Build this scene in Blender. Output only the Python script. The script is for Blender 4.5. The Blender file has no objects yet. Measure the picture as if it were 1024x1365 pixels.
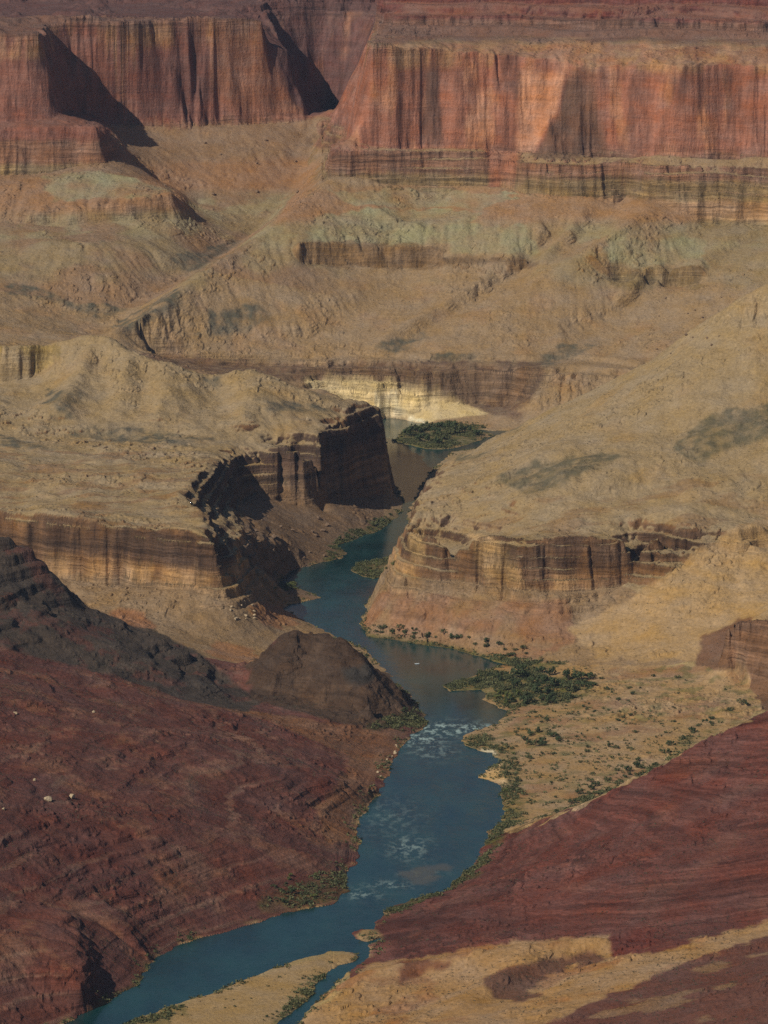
import bpy, math, random, time
from mathutils import Vector
import numpy as np
T0 = time.time()
random.seed(7)
RNG = np.random.default_rng(11)
scn = bpy.context.scene
COL = scn.collection

# ------------------------------------------------------------------ camera model (used only to read the plan off the photo)
H = 1500.0
F = 6366.0
PITCH = math.radians(9.94)
CP, SP = math.cos(PITCH), math.sin(PITCH)

def ray(px, py):
    u, v = px - 512.0, py - 682.5
    return u, F * CP - v * SP, -F * SP - v * CP

def P(px, py, h):
    """a point seen at photo pixel (px,py): h < 2000 is its height over the river, else its ground distance"""
    dx, dy, dz = ray(px, py)
    t = h / dy if h > 2000 else (h - H) / dz
    return dx * t, dy * t, H + dz * t

def Q(px, d, z):
    """a point at ground distance d, height z, in the column px (for ground the photo hides)"""
    depth = d * CP + (H - z) * SP
    return (px - 512.0) / F * depth, d, z

def project(x, y, z):
    depth = y * CP + (H - z) * SP
    up = y * SP - (H - z) * CP
    return 512.0 + F * x / depth, 682.5 - F * up / depth

# ------------------------------------------------------------------ noise
_R = np.random.default_rng(3)
_ang = _R.random((256, 256)) * 2 * np.pi
_GX, _GY = np.cos(_ang).astype(np.float32), np.sin(_ang).astype(np.float32)

def gn(x, y):
    xi = np.floor(x); yi = np.floor(y)
    fx = (x - xi).astype(np.float32); fy = (y - yi).astype(np.float32)
    i0 = xi.astype(np.int32) & 255; j0 = yi.astype(np.int32) & 255
    i1 = (i0 + 1) & 255; j1 = (j0 + 1) & 255
    u = fx * fx * fx * (fx * (fx * 6 - 15) + 10)
    v = fy * fy * fy * (fy * (fy * 6 - 15) + 10)
    a = _GX[i0, j0] * fx + _GY[i0, j0] * fy
    b = _GX[i1, j0] * (fx - 1) + _GY[i1, j0] * fy
    c = _GX[i0, j1] * fx + _GY[i0, j1] * (fy - 1)
    d = _GX[i1, j1] * (fx - 1) + _GY[i1, j1] * (fy - 1)
    a = a + u * (b - a); c = c + u * (d - c)
    return (a + v * (c - a)) * 1.5

def fbm(x, y, s, o=4, seed=0, ridge=False, gain=.5):
    r = 0; amp = 1.0; f = 1.0 / s
    for k in range(o):
        n = gn(x * f + 17.3 * seed + 5.1 * k, y * f - 9.7 * seed + 3.3 * k)
        if ridge: n = 1 - 2 * np.abs(n)
        r = r + amp * n
        amp *= gain; f *= 2.03
    return r

def sstep(a, b, x):
    t = np.clip((x - a) / (b - a), 0, 1)
    return t * t * (3 - 2 * t)

def inpoly(px, py, poly):
    poly = [(p[0], p[1]) for p in poly]
    xs = [p[0] for p in poly]; ys = [p[1] for p in poly]
    out = np.zeros(px.shape, bool)
    m = (px >= min(xs)) & (px <= max(xs)) & (py >= min(ys)) & (py <= max(ys))
    x = px[m]; y = py[m]
    r = np.zeros(x.shape, bool)
    n = len(poly)
    for i in range(n):
        x0, y0 = poly[i]; x1, y1 = poly[(i + 1) % n]
        if y0 == y1: continue
        c = ((y0 > y) != (y1 > y)) & (x < (x1 - x0) * (y - y0) / (y1 - y0) + x0)
        r ^= c
    out[m] = r
    return out

# ------------------------------------------------------------------ survey lines: (px, py, height or distance), '@' rows are (px, distance, height)
LINES = []
def L(*pts): LINES.append([P(*p) for p in pts])
def LH(*pts): LINES.append([Q(*p) for p in pts])

# the river: left shore going upstream, then right shore coming back
SHORE_L = [(60,1385),(120,1348),(185,1312),(205,1278),(235,1262),(300,1243),(370,1222),(440,1205),(466,1188),(460,1167),(476,1150),(480,1125),
  (478,1095),(500,1065),(515,1040),(525,1010),(545,985),(572,966),(563,950),(545,925),(510,890),(490,868),(470,858),(440,845),(415,832),
  (378,812),(388,806),(410,802),(430,797),(405,786),(372,778),(385,762),(420,752),(452,745),(462,737),(448,728),(468,720),(500,709),(514,702),(527,692),(535,682),
  (540,668),(532,655),(522,640),(514,600),(508,575),(508,560)]
SHORE_R = [(520,557),(560,564),(600,570),(650,574),(720,574),(800,574),(800,596),(700,596),(630,598),(600,604),(580,622),(562,645),(551,668),(543,690),(541,735),(533,752),
  (520,772),(510,782),(491,800),(480,832),(490,848),(540,856),(590,863),(640,876),(674,885),(628,901),(590,916),(600,922),(640,920),(652,925),(640,932),(660,940),(676,950),(664,964),(640,972),(613,984),
  (620,994),(655,1003),(668,1016),(655,1024),(640,1036),(668,1046),(672,1092),(652,1110),(642,1133),(626,1158),(592,1188),(548,1199),(512,1214),(500,1238),(506,1252),
  (492,1262),(490,1275),(462,1298),(424,1333),(400,1362),(385,1385)]
RIVER = SHORE_L + SHORE_R
ISLE_FRONT = [(140,1385),(165,1365),(235,1340),(300,1315),(355,1296),(400,1279),(440,1268),(470,1271),(475,1276),(466,1284),(440,1294),(424,1312),(412,1330),(395,1345),(365,1366),(345,1385)]
ISLE_GREEN = [(464,760),(480,750),(510,745),(534,741),(530,756),(522,766),(508,768),(498,772),(484,768)]
ISLE_FAR = [(522,588),(540,575),(565,568),(590,563),(606,572),(640,575),(660,580),(630,590),(600,599),(570,598),(545,594)]
ISLE_BAR = [(470,1243),(486,1238),(504,1240),(508,1250),(490,1256),(474,1252)]
ISLE_ROCK = [(538,1168),(556,1158),(590,1154),(602,1156),(586,1166),(570,1178),(546,1178)]

# --- far right wall
L((495,55,10450),(540,62,10470),(600,66,10500),(680,72,10480),(735,78,10455),(762,88,10420),(800,88,10400),(860,84,10390),(940,84,10360),(1024,88,10330),(1320,90,10250))
L((495,55,10450),(500,40,10900),(505,25,11300),(502,-5,11560))
L((462,190,10425),(520,193,10430),(600,195,10455),(650,200,10440),(700,207,10420),(730,208,10385),(800,208,10365),(900,208,10340),(960,210,10320),(1024,210,10300),(1320,212,10200))
L((462,190,10425),(462,180,10700),(464,177,10950))
L((440,197,10400),(520,200,10405),(600,203,10430),(650,206,10418),(690,214,10365),(720,214,10345),(800,214,10330),(900,220,10300),(940,226,10270),(1024,222,10255),(1320,225,10150))
L((440,197,10400),(447,188,10600),(452,183,10900))
L((438,236,10385),(470,230,10395),(520,238,10392),(560,246,10390),(640,248,10405),(665,250,10395),(700,258,10345),(760,262,10315),(850,268,10285),(925,285,10240),(935,302,10225),(1024,302,10200),(1320,305,10100))
L((438,236,10385),(430,228,10600),(436,208,10950))
L((490,48,10560),(600,50,10590),(700,52,10570),(860,64,10480),(1024,66,10430),(1320,66,10350))
L((520,38,10660),(700,34,10670),(860,40,10600),(1024,45,10550),(1320,45,10450))
L((522,20,10690),(700,16,10700),(860,22,10630),(1024,25,10580),(1320,25,10480))
L((520,8,10760),(700,4,10770),(1024,12,10660),(1320,12,10560))
L((505,-40,10900),(1320,-40,10750))
LH((480,12600,1000),(1320,12600,1050))
# talus below it
L((440,240,10360),(400,270,10270),(350,310,10170),(300,345,10050),(240,385,9910),(180,425,9780),(150,440,9730))
L((398,322,10110),(450,322,10150),(520,328,10160),(588,328,10150))
L((398,350,10090),(450,354,10132),(520,357,10142),(585,357,10130))
L((590,340,10120),(650,344,10110),(718,346,10090))
L((592,352,10105),(650,354,10095),(716,355,10075))
L((818,358,10060),(880,356,10040),(935,354,10020))
L((820,386,10040),(880,386,10022),(928,384,10003))
L((940,372,10000),(985,350,10040),(1024,335,10050),(1320,300,10000))
L((700,262,10330),(640,290,10230),(560,300,10210),(480,270,10310))
L((925,290,10230),(880,270,10270),(830,302,10130),(760,352,10030),(680,402,9930),(600,450,9830),(560,476,9760))
L((960,372,9990),(880,420,9890),(800,460,9800),(720,485,9720))
def SPUR(pts, off, drop):
    L(*pts)
    a = [P(*p) for p in pts]
    n = len(a) - 1
    LINES.append([(x + off * 1.6, y + 10, z - .62 * drop * (.4 + .6 * math.sin(math.pi * min(1, .25 + k / max(1, n) * .6)))) for k, (x, y, z) in enumerate(a)])
SPUR([(720,300,10190),(650,362,10060),(580,408,9940),(500,455,9810)], 36, 26)
SPUR([(800,262,10300),(760,300,10190),(720,345,10080)], 30, 22)
SPUR([(500,375,10080),(440,405,9960),(390,440,9870),(330,466,9810)], 40, 24)
SPUR([(905,330,10110),(850,365,10010),(790,410,9910),(730,448,9820)], 30, 20)
SPUR([(560,262,10370),(520,290,10270),(470,312,10190)], 34, 20)
SPUR([(1010,310,10170),(960,330,10110),(925,350,10040)], 26, 16)

L((480,380,10040),(420,430,9900),(380,455,9850))
L((640,375,10060),(560,420,9930),(470,470,9800))
L((300,468,9800),(380,474,9790),(450,485,9740),(500,489,9715),(560,492,9698),(650,492,9685),(705,490,9650),(800,500,9600),(1320,480,9650))
L((420,505,9725),(455,512,9712),(500,512,9690),(560,524,9676),(620,538,9664),(690,548,9640))
L((420,520,9700),(455,530,9688),(500,546,9668),(540,556,9655))
# --- far left walls
L((-320,25,10850),(0,38,10750),(48,44,10740),(60,44,10860),(58,30,10980),(62,22,11060),(120,18,11085),(160,24,11060),(200,20,11120),(270,20,11150),(325,20,11180),(345,28,11190),(352,60,11260),(362,60,11215),(380,68,11220),(392,74,11270),(374,50,11330),(352,16,11400),(345,-8,11480),(420,-20,11540),(470,-20,11560),(500,-8,11560))
L((-320,160,10690),(0,165,10690),(60,162,10690),(82,155,10720),(88,150,10840),(96,150,10950),(112,158,11030),(170,166,11060),(250,168,11085),(330,167,11130),(380,163,11170),(410,159,11190),(414,152,11290),(420,147,11400),(436,150,11440),(450,166,11380),(462,180,11250))
L((-320,168,10660),(0,170,10650),(60,168,10640),(128,168,10640),(138,166,10740),(134,163,10860),(128,160,10980))
L((-320,245,10600),(0,240,10600),(60,232,10610),(100,222,10620),(140,216,10630),(166,212,10690),(168,203,10790),(166,190,10930),(170,178,11030))
L((200,250,10790),(300,230,10900),(380,200,11020))
L((210,190,11010),(300,195,11030),(390,180,11110))
L((-320,255,10500),(0,252,10500),(80,240,10530),(160,235,10560),(220,245,10540))
L((-320,270,10400),(0,285,10400),(60,277,10400),(130,270,10410),(190,262,10420),(232,257,10430),(242,262,10550),(238,255,10800))
L((-320,290,10385),(0,297,10385),(60,302,10382),(130,296,10390),(200,291,10400),(240,293,10410),(262,290,10500),(265,280,10750))
L((432,186,11150),(412,205,11050),(385,262,10840),(336,318,10560),(270,360,10240),(200,400,10060),(150,432,9940),(140,455,9840),(200,478,9770),(300,490,9740),(420,503,9705))
L((60,320,10230),(140,330,10200),(230,340,10240),(296,345,10320))
L((-320,400,9950),(0,398,9960),(60,410,9960),(100,425,9960))
L((-320,350,10150),(0,345,10180),(100,360,10090),(180,385,10060))
LH((-320,12600,1000),(200,12600,980),(480,12600,1000))
L((-320,5,11500),(60,8,11650),(330,4,11650))
L((-320,-30,12000),(60,-30,12200),(330,-30,12300))
# --- middle left hills and plateau
L((-320,452,8800),(0,458,8800),(42,462,8800),(60,458,8830),(85,452,8835),(110,445,8830),(150,448,8815),(158,462,8790),(175,474,8760),(200,480,8740),(240,488,8720),(285,508,8700),(300,498,8722),(340,495,8720),(370,508,8690),(420,530,8660),(470,546,8645),(495,540,8735))
L((-320,512,8780),(0,512,8780),(42,508,8782),(56,498,8805))
L((85,467,8806),(150,466,8786))
L((-320,592,8390),(0,592,8390),(100,584,8440),(180,582,8460),(250,588,8450),(350,579,8490),(430,566,8540),(470,560,8600))
L((120,468,8780),(105,500,8690),(80,540,8560))
L((60,500,8780),(50,530,8690),(30,560,8550))
L((165,480,8740),(165,520,8640),(150,560,8520))
L((225,490,8715),(215,530,8600),(205,560,8510))
L((285,509,8698),(290,545,8620),(300,565,8540))
L((335,497,8715),(325,540,8572),(330,565,8505))
L((130,490,8760),(140,525,8650),(125,560,8530))
L((190,500,8720),(190,535,8618),(180,562,8520))
LH((-320,9350,150),(100,9400,140),(250,9350,110),(380,9300,100),(500,9150,95))
L((-320,640,8030),(0,640,8000),(120,640,8000),(200,640,8000))
L((0,648,7945),(120,648,7945),(190,652,7930))
RIM_L = [(-320,690,165),(0,683,165),(60,690,165),(100,695,165),(180,705,165),(250,712,165),(284,718,163),(282,702,163),(268,682,163),(248,662,162),(262,640,162),(290,618,8160),(322,601,8400),(345,604,8395),(370,590,8400),(420,578,8410),(440,570,8520),(470,557,8630),(492,541,8715),(512,546,8725),(514,556,8760)]
L(*RIM_L)
LH((514,8760,165),(505,9000,105),(480,9250,98),(430,9500,85))
L((-320,780,7598),(0,780,7592),(95,775,7518),(190,787,7452),(240,787,7412),(292,783,7374),(308,768,100),(312,742,120),(304,715,118),(297,690,108),(306,672,94),(320,662,74),(334,664,62),(370,660,8360),(416,668,8375),(440,668,8500),(470,665,8590),(500,664,8650),(522,655,8690),(524,640,8740))
LH((520,8900,6),(516,9100,6),(512,9300,6))
L((350,668,60),(385,690,42),(400,705,22))
L((314,718,104),(345,716,74),(385,720,40),(425,722,10))
L((324,742,94),(342,755,50),(357,768,8))
L((415,672,44),(440,676,36),(462,690,26),(470,704,8))
L((432,700,6),(418,690,14),(400,684,24))
# shore shelf
L((346,772,5),(350,780,3),(362,792,3))
L((322,772,30),(330,784,30),(345,797,14))
L((300,790,70),(340,800,32),(372,812,8))
L((95,800,60),(180,812,58))
L((250,830,46),(300,868,18),(345,880,14),(385,832,12))
L((130,822,52),(200,832,44))
# --- dark grey hill
L((-320,690,7000),(0,712,7012),(34,718,7030),(60,745,7040),(85,775,7036),(102,806,7022),(150,830,7000),(190,842,6987),(240,858,6977),(256,868,6975),(262,886,6968),(300,905,6950),(330,930,6892))
L((20,790,6930),(90,812,6975),(104,815,6990))
L((150,842,6975),(190,856,6960),(240,884,6942),(258,892,6950))
L((0,800,6870),(100,840,6860),(200,880,6830),(300,918,6820))
LH((-320,7230,110),(0,7230,100),(100,7200,80),(200,7130,50),(280,7080,32),(330,6990,16))
# --- brown knoll by the river
L((343,876,6990),(370,846,6975),(400,834,6960),(432,840,6945),(470,866,6905),(492,881,6850),(515,905,44),(540,932,20),(554,953,6))
L((340,930,14),(400,940,16),(450,952,14),(500,962,9),(540,968,4))
L((400,834,6960),(385,870,6905),(365,905,6870))
L((432,840,6945),(440,880,6870),(430,920,6820))
L((402,860,6945),(405,895,6885))
L((470,866,6905),(478,900,6840),(490,940,6740))
LH((400,7130,8),(450,7080,6),(490,6990,4))
# --- red hill, near left
L((-320,860,175),(0,870,122),(130,905,82),(250,935,46),(340,935,14))
L((-320,930,205),(0,930,138),(150,962,112),(300,1010,80),(430,1035,46),(500,1045,14))
L((-320,1080,185),(0,1080,118),(150,1100,92),(300,1110,62),(420,1140,26),(462,1160,6))
L((-320,1200,120),(0,1200,70),(150,1212,46),(300,1190,22),(400,1182,10))
L((-320,1260,100),(0,1260,66),(60,1245,64))
L((85,1212,66),(100,1245,60),(110,1280,46),(106,1312,32))
L((112,1222,48),(122,1256,40),(132,1290,24),(132,1322,9))
L((150,1215,45),(180,1245,30),(195,1268,12))
L((-320,1340,60),(0,1330,26),(60,1340,12))
LH((-320,4800,40),(60,4800,10),(200,4800,4))
# --- right bench with the cliff
L((545,690,152),(562,701,158),(600,706,164),(650,712,165),(700,715,165),(780,715,165),(860,712,165),(905,706,167),(960,702,168),(1024,705,170),(1320,700,170))
L((545,690,152),(549,672,150),(561,650,150),(580,627,150),(600,610,8170))
L((545,742,88),(600,770,86),(650,780,85),(700,786,85),(760,786,86),(830,778,90),(862,768,94),(900,743,7432),(925,723,7428))
L((1012,735,138),(1030,738,130),(1320,740,120))
LH((541,7720,70),(543,7900,55),(545,8060,42),(551,8200,36),(572,8360,24),(600,8520,15))
L((520,800,50),(560,812,45),(640,835,38),(720,840,34),(770,835,38))
L((590,662,160),(700,666,184),(800,666,186),(900,668,190),(1024,660,200),(1320,650,215))
L((580,624,150),(600,608,8190),(662,585,8240),(702,565,8230),(752,540,8210),(832,495,8180),(902,455,8150),(962,415,8125),(1024,376,8102),(1320,250,8050))
L((740,640,7660),(800,600,7780),(880,560,7870),(1024,500,7915),(1320,470,7930))
L((700,655,7680),(790,640,7650),(860,640,7650))
L((640,640,172),(700,620,7800),(800,560,7960))
L((860,655,198),(930,600,7740),(1024,560,7800),(1320,540,7820))
LH((600,8560,20),(640,8640,40),(700,8720,90),(800,8800,120),(940,8800,180),(1320,8850,260))
LH((620,9000,12),(800,9100,30),(1320,9200,60))
# --- tan fan and red cliff at the right
L((985,700,7440),(950,735,140),(900,770,106),(850,800,76),(800,826,46),(765,848,22))
L((1024,762,118),(960,800,88),(900,836,52),(850,862,28),(800,872,14))
L((1024,800,95),(960,832,62),(940,846,50))
L((935,872,34),(945,850,50),(965,842,60))
L((972,838,6990),(990,828,6975),(1024,822,6960),(1320,800,6900))
L((936,892,22),(965,890,26))
L((980,870,6985),(990,905,6955),(1005,938,6858),(1024,936,6858),(1320,920,6850))
# --- flat by the river
L((700,878,5),(800,893,12),(900,893,22))
L((600,919,3),(700,915,7),(800,915,12),(900,910,18),(980,900,22))
L((690,960,6),(800,960,10),(900,950,14),(990,940,20))
L((690,1040,4),(800,1030,7),(900,1005,10))
L((680,1098,3),(760,1078,5),(850,1038,8),(920,992,12),(1000,950,17),(1320,880,40))
# --- red slope, near right
L((652,1112,4),(700,1096,28),(750,1080,58),(820,1056,100),(900,1010,145),(960,975,175),(1024,940,200),(1320,850,290))
L((640,1150,5),(720,1130,38),(850,1090,92),(1024,1050,150),(1320,1000,220))
L((560,1205,6),(700,1195,46),(850,1170,82),(1024,1140,118),(1320,1100,160))
L((505,1290,7),(600,1278,14),(700,1262,26),(820,1262,44),(880,1250,55),(1024,1240,70),(1320,1230,90))
LH((780,6150,9),(860,6330,14),(950,6420,22),(1024,6450,28),(1320,6550,55))
# --- bottom tan hills
L((372,1368,8),(420,1342,12),(470,1302,20),(500,1288,30),(550,1282,38),(600,1273,46),(700,1257,58),(770,1247,66),(806,1247,68),(812,1262,62))
L((640,1300,36),(600,1320,26),(540,1350,18))
L((812,1272,50),(740,1296,40),(690,1335,30),(660,1344,28))
L((700,1340,52),(760,1302,60),(850,1272,70),(960,1250,84),(1024,1228,96),(1320,1180,130))
L((560,1300,22),(545,1312,18),(570,1300,24))
L((720,1275,56),(660,1305,50),(600,1345,36),(560,1365,30))
L((1024,1290,108),(900,1320,90),(800,1350,74))
LH((560,4900,48),(800,4900,85),(1024,4900,130),(1320,4900,200))
LH((-320,4450,40),(200,4450,8),(512,4450,45),(1320,4450,190))

# ------------------------------------------------------------------ plan height map
CELL = 4.0
X0, X1, Y0, Y1 = -1320.0, 1320.0, 4440.0, 12700.0
NX, NY = int((X1 - X0) / CELL) + 1, int((Y1 - Y0) / CELL) + 1
gx = X0 + CELL * np.arange(NX); gy = Y0 + CELL * np.arange(NY)
GXX, GYY = np.meshgrid(gx, gy)
cx, cy, cz = [], [], []
for ln in LINES:
    for a, b in zip(ln[:-1], ln[1:]):
        n = max(2, int(math.hypot(b[0] - a[0], b[1] - a[1]) / 2.0))
        t = np.arange(n + 1) / n
        cx.append(a[0] + (b[0] - a[0]) * t); cy.append(a[1] + (b[1] - a[1]) * t); cz.append(a[2] + (b[2] - a[2]) * t)
cx = np.concatenate(cx); cy = np.concatenate(cy); cz = np.concatenate(cz)
# river bed and low shores
jx = fbm(GXX, GYY, 34, 3, 41) * 5; jy = fbm(GXX, GYY, 60, 3, 42) * 10
PX0, PY0 = project(GXX + jx, GYY + jy, 0.0)
wet = inpoly(PX0, PY0, RIVER)
for isle in (ISLE_FRONT, ISLE_GREEN, ISLE_FAR, ISLE_BAR):
    wet &= ~inpoly(PX0, PY0, isle)
isle_any = np.zeros(wet.shape, bool)
for isle in (ISLE_FRONT, ISLE_GREEN, ISLE_FAR, ISLE_BAR):
    isle_any |= inpoly(PX0, PY0, isle)
def dil(m, n):
    for _ in range(n):
        k = m.copy()
        k[1:] |= m[:-1]; k[:-1] |= m[1:]; k[:, 1:] |= m[:, :-1]; k[:, :-1] |= m[:, 1:]
        m = k
    return m
shore = dil(wet, 1) & ~wet
shore2 = dil(wet, 4) & ~dil(wet, 3)
wy, wx = np.nonzero(wet); sy, sx = np.nonzero(shore); iy, ix = np.nonzero(isle_any & ~shore & (RNG.random(wet.shape) < .2))
n_line = len(cx)
cx = np.concatenate([cx, gx[wx], gx[sx], gx[ix]]); cy = np.concatenate([cy, gy[wy], gy[sy], gy[iy]])
cz = np.concatenate([cz, np.full(len(wx), -3.0), np.full(len(sx), 1.0), np.full(len(ix), 3.0)])
wline = np.concatenate([np.ones(n_line), np.full(len(wx), 50.0), np.full(len(sx), 20.0), np.full(len(ix), 5.0)])

def blur(a):
    p = np.pad(a, 1, mode='edge')
    return (p[:-2, 1:-1] + p[2:, 1:-1] + p[1:-1, :-2] + p[1:-1, 2:]) * .25
Z = None
for lev, its in ((5, 500), (4, 250), (3, 160), (2, 120), (1, 90), (0, 70)):
    s = CELL * 2 ** lev
    nx, ny = int(math.ceil((X1 - X0) / s)) + 1, int(math.ceil((Y1 - Y0) / s)) + 1
    ii = np.clip(np.rint((cx - X0) / s).astype(int), 0, nx - 1); jj = np.clip(np.rint((cy - Y0) / s).astype(int), 0, ny - 1)
    key = jj * nx + ii
    w = np.bincount(key, wline, nx * ny).reshape(ny, nx); v = np.bincount(key, cz * wline, nx * ny).reshape(ny, nx)
    fix = w > 0; val = np.where(fix, v / np.maximum(w, 1e-9), 0)
    if Z is None:
        Z = np.full((ny, nx), float(cz.mean()))
    else:
        yi = np.clip(np.arange(ny) * .5, 0, Z.shape[0] - 1.001); xi = np.clip(np.arange(nx) * .5, 0, Z.shape[1] - 1.001)
        a = yi.astype(int); b = xi.astype(int); fy = (yi - a)[:, None]; fx = (xi - b)[None]
        Z = (Z[a][:, b] * (1 - fy) * (1 - fx) + Z[a + 1][:, b] * fy * (1 - fx) + Z[a][:, b + 1] * (1 - fy) * fx + Z[a + 1][:, b + 1] * fy * fx)
    for _ in range(its):
        Z = np.where(fix, val, Z); Z = blur(Z)
    Z = np.where(fix, val, Z)
Z = Z[:NY, :NX].astype(np.float32)
def slope_of(z):
    sy_, sx_ = np.gradient(z, CELL)
    return np.hypot(sx_, sy_)
for _ in range(6):
    sl = slope_of(Z)
    keep = np.maximum(sstep(.9, 1.5, blur(sl)) * np.where((GYY > 7200) & (GYY < 9000), .45, 1.0), dil(wet, 1) * 1.0)
    Z = Z * keep + blur(Z) * (1 - keep)
print('base', round(time.time() - T0, 1))

# rolling relief, kept off the flats by the river and off the cliffs
dist = np.where(dil(wet, 2), 0.0, 1.0)
for _ in range(24): dist = np.minimum(dist, 1) * 1.0; dist = np.where(dil(wet, 2), 0, blur(dist))
NC0 = (slope_of(Z) > 1.1).astype(np.float32)
for _ in range(7): NC0 = blur(NC0)
NC0 = np.clip(NC0 * 2.2, 0, 1)
relief = sstep(8, 60, Z) * (1 - sstep(.9, 1.6, slope_of(Z))) * (1 - .75 * NC0) * np.where((GYY < 6150) & (GXX > -60 + (GYY - 5400) * .12), .3, np.where((GYY < 6700) & (GXX < 0), .7, np.where((GYY > 9600) & (GYY < 11200), .55, 1.0)))
Z = Z + relief * (fbm(GXX, GYY, 170, 5, 5) * 9 + fbm(GXX, GYY, 70, 4, 6, ridge=True) * 2.2).astype(np.float32)
Z = Z + (sstep(1.5, 10, Z) * fbm(GXX, GYY, 45, 4, 8) * 1.2).astype(np.float32)

# rain: droplets that carve gullies and drop their load
def erode(z, drops, steps, seed):
    r = np.random.default_rng(seed)
    z = z.astype(np.float64).copy(); ny, nx = z.shape
    hard = sstep(.9, 1.8, slope_of(z))
    lock = dil(wet, 2)
    for b in range(drops // 40000):
        n = 40000
        x = r.random(n) * (nx - 3) + 1; y = r.random(n) * (ny - 3) + 1
        dx = np.zeros(n); dy = np.zeros(n); sp = np.ones(n); wat = np.ones(n); sed = np.zeros(n)
        for k in range(steps):
            i = x.astype(int); j = y.astype(int); u = x - i; v = y - j
            z00 = z[j, i]; z10 = z[j, i + 1]; z01 = z[j + 1, i]; z11 = z[j + 1, i + 1]
            gxx = (z10 - z00) * (1 - v) + (z11 - z01) * v; gyy = (z01 - z00) * (1 - u) + (z11 - z10) * u
            h0 = z00 * (1 - u) * (1 - v) + z10 * u * (1 - v) + z01 * (1 - u) * v + z11 * u * v
            dx = dx * .15 - gxx * .85; dy = dy * .15 - gyy * .85
            l = np.hypot(dx, dy) + 1e-9
            dx /= l; dy /= l
            x2 = np.clip(x + dx, 1, nx - 2.01); y2 = np.clip(y + dy, 1, ny - 2.01)
            i2 = x2.astype(int); j2 = y2.astype(int); u2 = x2 - i2; v2 = y2 - j2
            h1 = z[j2, i2] * (1 - u2) * (1 - v2) + z[j2, i2 + 1] * u2 * (1 - v2) + z[j2 + 1, i2] * (1 - u2) * v2 + z[j2 + 1, i2 + 1] * u2 * v2
            dh = h1 - h0
            cap = np.maximum(-dh, .03) * sp * wat * 1.6
            up = dh > 0
            dep = np.where(up, np.minimum(sed, dh), np.where(sed > cap, (sed - cap) * .12, 0))
            ero = np.where(up | (sed > cap), 0, np.minimum((cap - sed) * .10, np.maximum(-dh, 0) * .5)) * (1 - .85 * hard[j, i]) * (~lock[j, i])
            dep = dep * (~lock[j, i])
            d = dep - ero
            sed = sed - d
            key = j * nx + i
            acc = np.bincount(np.concatenate([key, key + 1, key + nx, key + nx + 1]), np.concatenate([d * (1 - u) * (1 - v), d * u * (1 - v), d * (1 - u) * v, d * u * v]), nx * ny)
            z += acc.reshape(ny, nx)
            sp = np.sqrt(np.maximum(sp * sp * .9 - dh * .25, .01)); sp = np.minimum(sp, 3)
            wat *= .975
            x, y = x2, y2
    return z
ZE = erode(Z, 520000, 48, 5)
DE = np.clip(ZE - Z, -10, 5)
DE = .35 * DE + .65 * blur(blur(blur(DE)))
Z = (Z + DE * (1 - .6 * NC0)).astype(np.float32)
sl = slope_of(Z); k = 1 - sstep(.9, 1.5, sl)
Z = Z * (1 - .5 * k) + blur(Z) * .5 * k
Z = np.where(wet, -3.0, np.maximum(Z, .6)).astype(np.float32)
print('erosion', round(time.time() - T0, 1))

def bil(A, x, y):
    u = np.clip((x - X0) / CELL, 0, NX - 1.001); v = np.clip((y - Y0) / CELL, 0, NY - 1.001)
    i = u.astype(np.int32); j = v.astype(np.int32); u = (u - i).astype(np.float32); v = (v - j).astype(np.float32)
    return (A[j, i] * (1 - u) + A[j, i + 1] * u) * (1 - v) + (A[j + 1, i] * (1 - u) + A[j + 1, i + 1] * u) * v

# ------------------------------------------------------------------ the surface that is meshed: fine fan of vertices from near to far
cols = np.concatenate([np.arange(-1020, -300, 40.0), np.arange(-300, -12, 9.0), np.arange(-12, 1036, 1.2), np.arange(1036, 1310, 9.0), np.arange(1310, 2050, 40.0)])
rows = np.concatenate([np.arange(3200, 4520, 60.0), np.arange(4520, 5000, 4.0), np.arange(5000, 7340, 2.6), np.arange(7340, 7500, 1.3), np.arange(7500, 8100, 2.4), np.arange(8100, 8800, 1.8), np.arange(8800, 9560, 4.0), np.arange(9560, 10150, 2.2), np.arange(10150, 10500, 1.3), np.arange(10500, 10720, 2.0), np.arange(10720, 11240, 4.0), np.arange(11240, 11480, 2.4), np.arange(11480, 12500, 6.0)])
NC, NR = len(cols), len(rows)
MY = np.repeat(rows[:, None], NC, 1)
MX = (cols[None, :] - 512.0) / F * (MY * CP + (H - 150) * SP)
flat = (MX, MY)
zb = bil(Z, MX, MY)
SL = bil(slope_of(Z).astype(np.float32), MX, MY)
near_cliff = blur(blur(blur(blur((slope_of(Z) > 1.0).astype(np.float32)))))
for _ in range(4): near_cliff = blur(near_cliff)
NCL = np.clip(bil(near_cliff, MX, MY) * 2.5, 0, 1)
far_k = np.clip(MY / 9500, .6, 1.2)
amp = NCL * sstep(4, 40, zb + 20 * (SL > 1)) * far_k
PATCH = sstep(-.35, .45, fbm(MX, MY * .5, 130, 2, 27))
wx_ = fbm(MX, MY, 120, 2, 21) * 10 + fbm(MX, MY, 42, 2, 22) * 4 + fbm(MX, MY, 14, 2, 23) * 1.5
wy_ = fbm(MX, MY, 150, 3, 24) * 20 + (fbm(MX, MY * .4, 47, 2, 25, ridge=True) * 5 + fbm(MX, MY * .4, 16, 3, 26) * 3.2) * PATCH + fbm(MX, MY * .4, 8, 2, 28) * .8
MIDC = (MY > 7000) * (MY < 9000)
wy_ = wy_ + MIDC * (fbm(MX, MY * .5, 64, 3, 29) * 9 - np.maximum(fbm(MX, MY * .3, 52, 2, 30, ridge=True) - .75, 0) * 17)
MZ = bil(Z, MX + wx_ * amp, MY + wy_ * amp)
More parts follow.
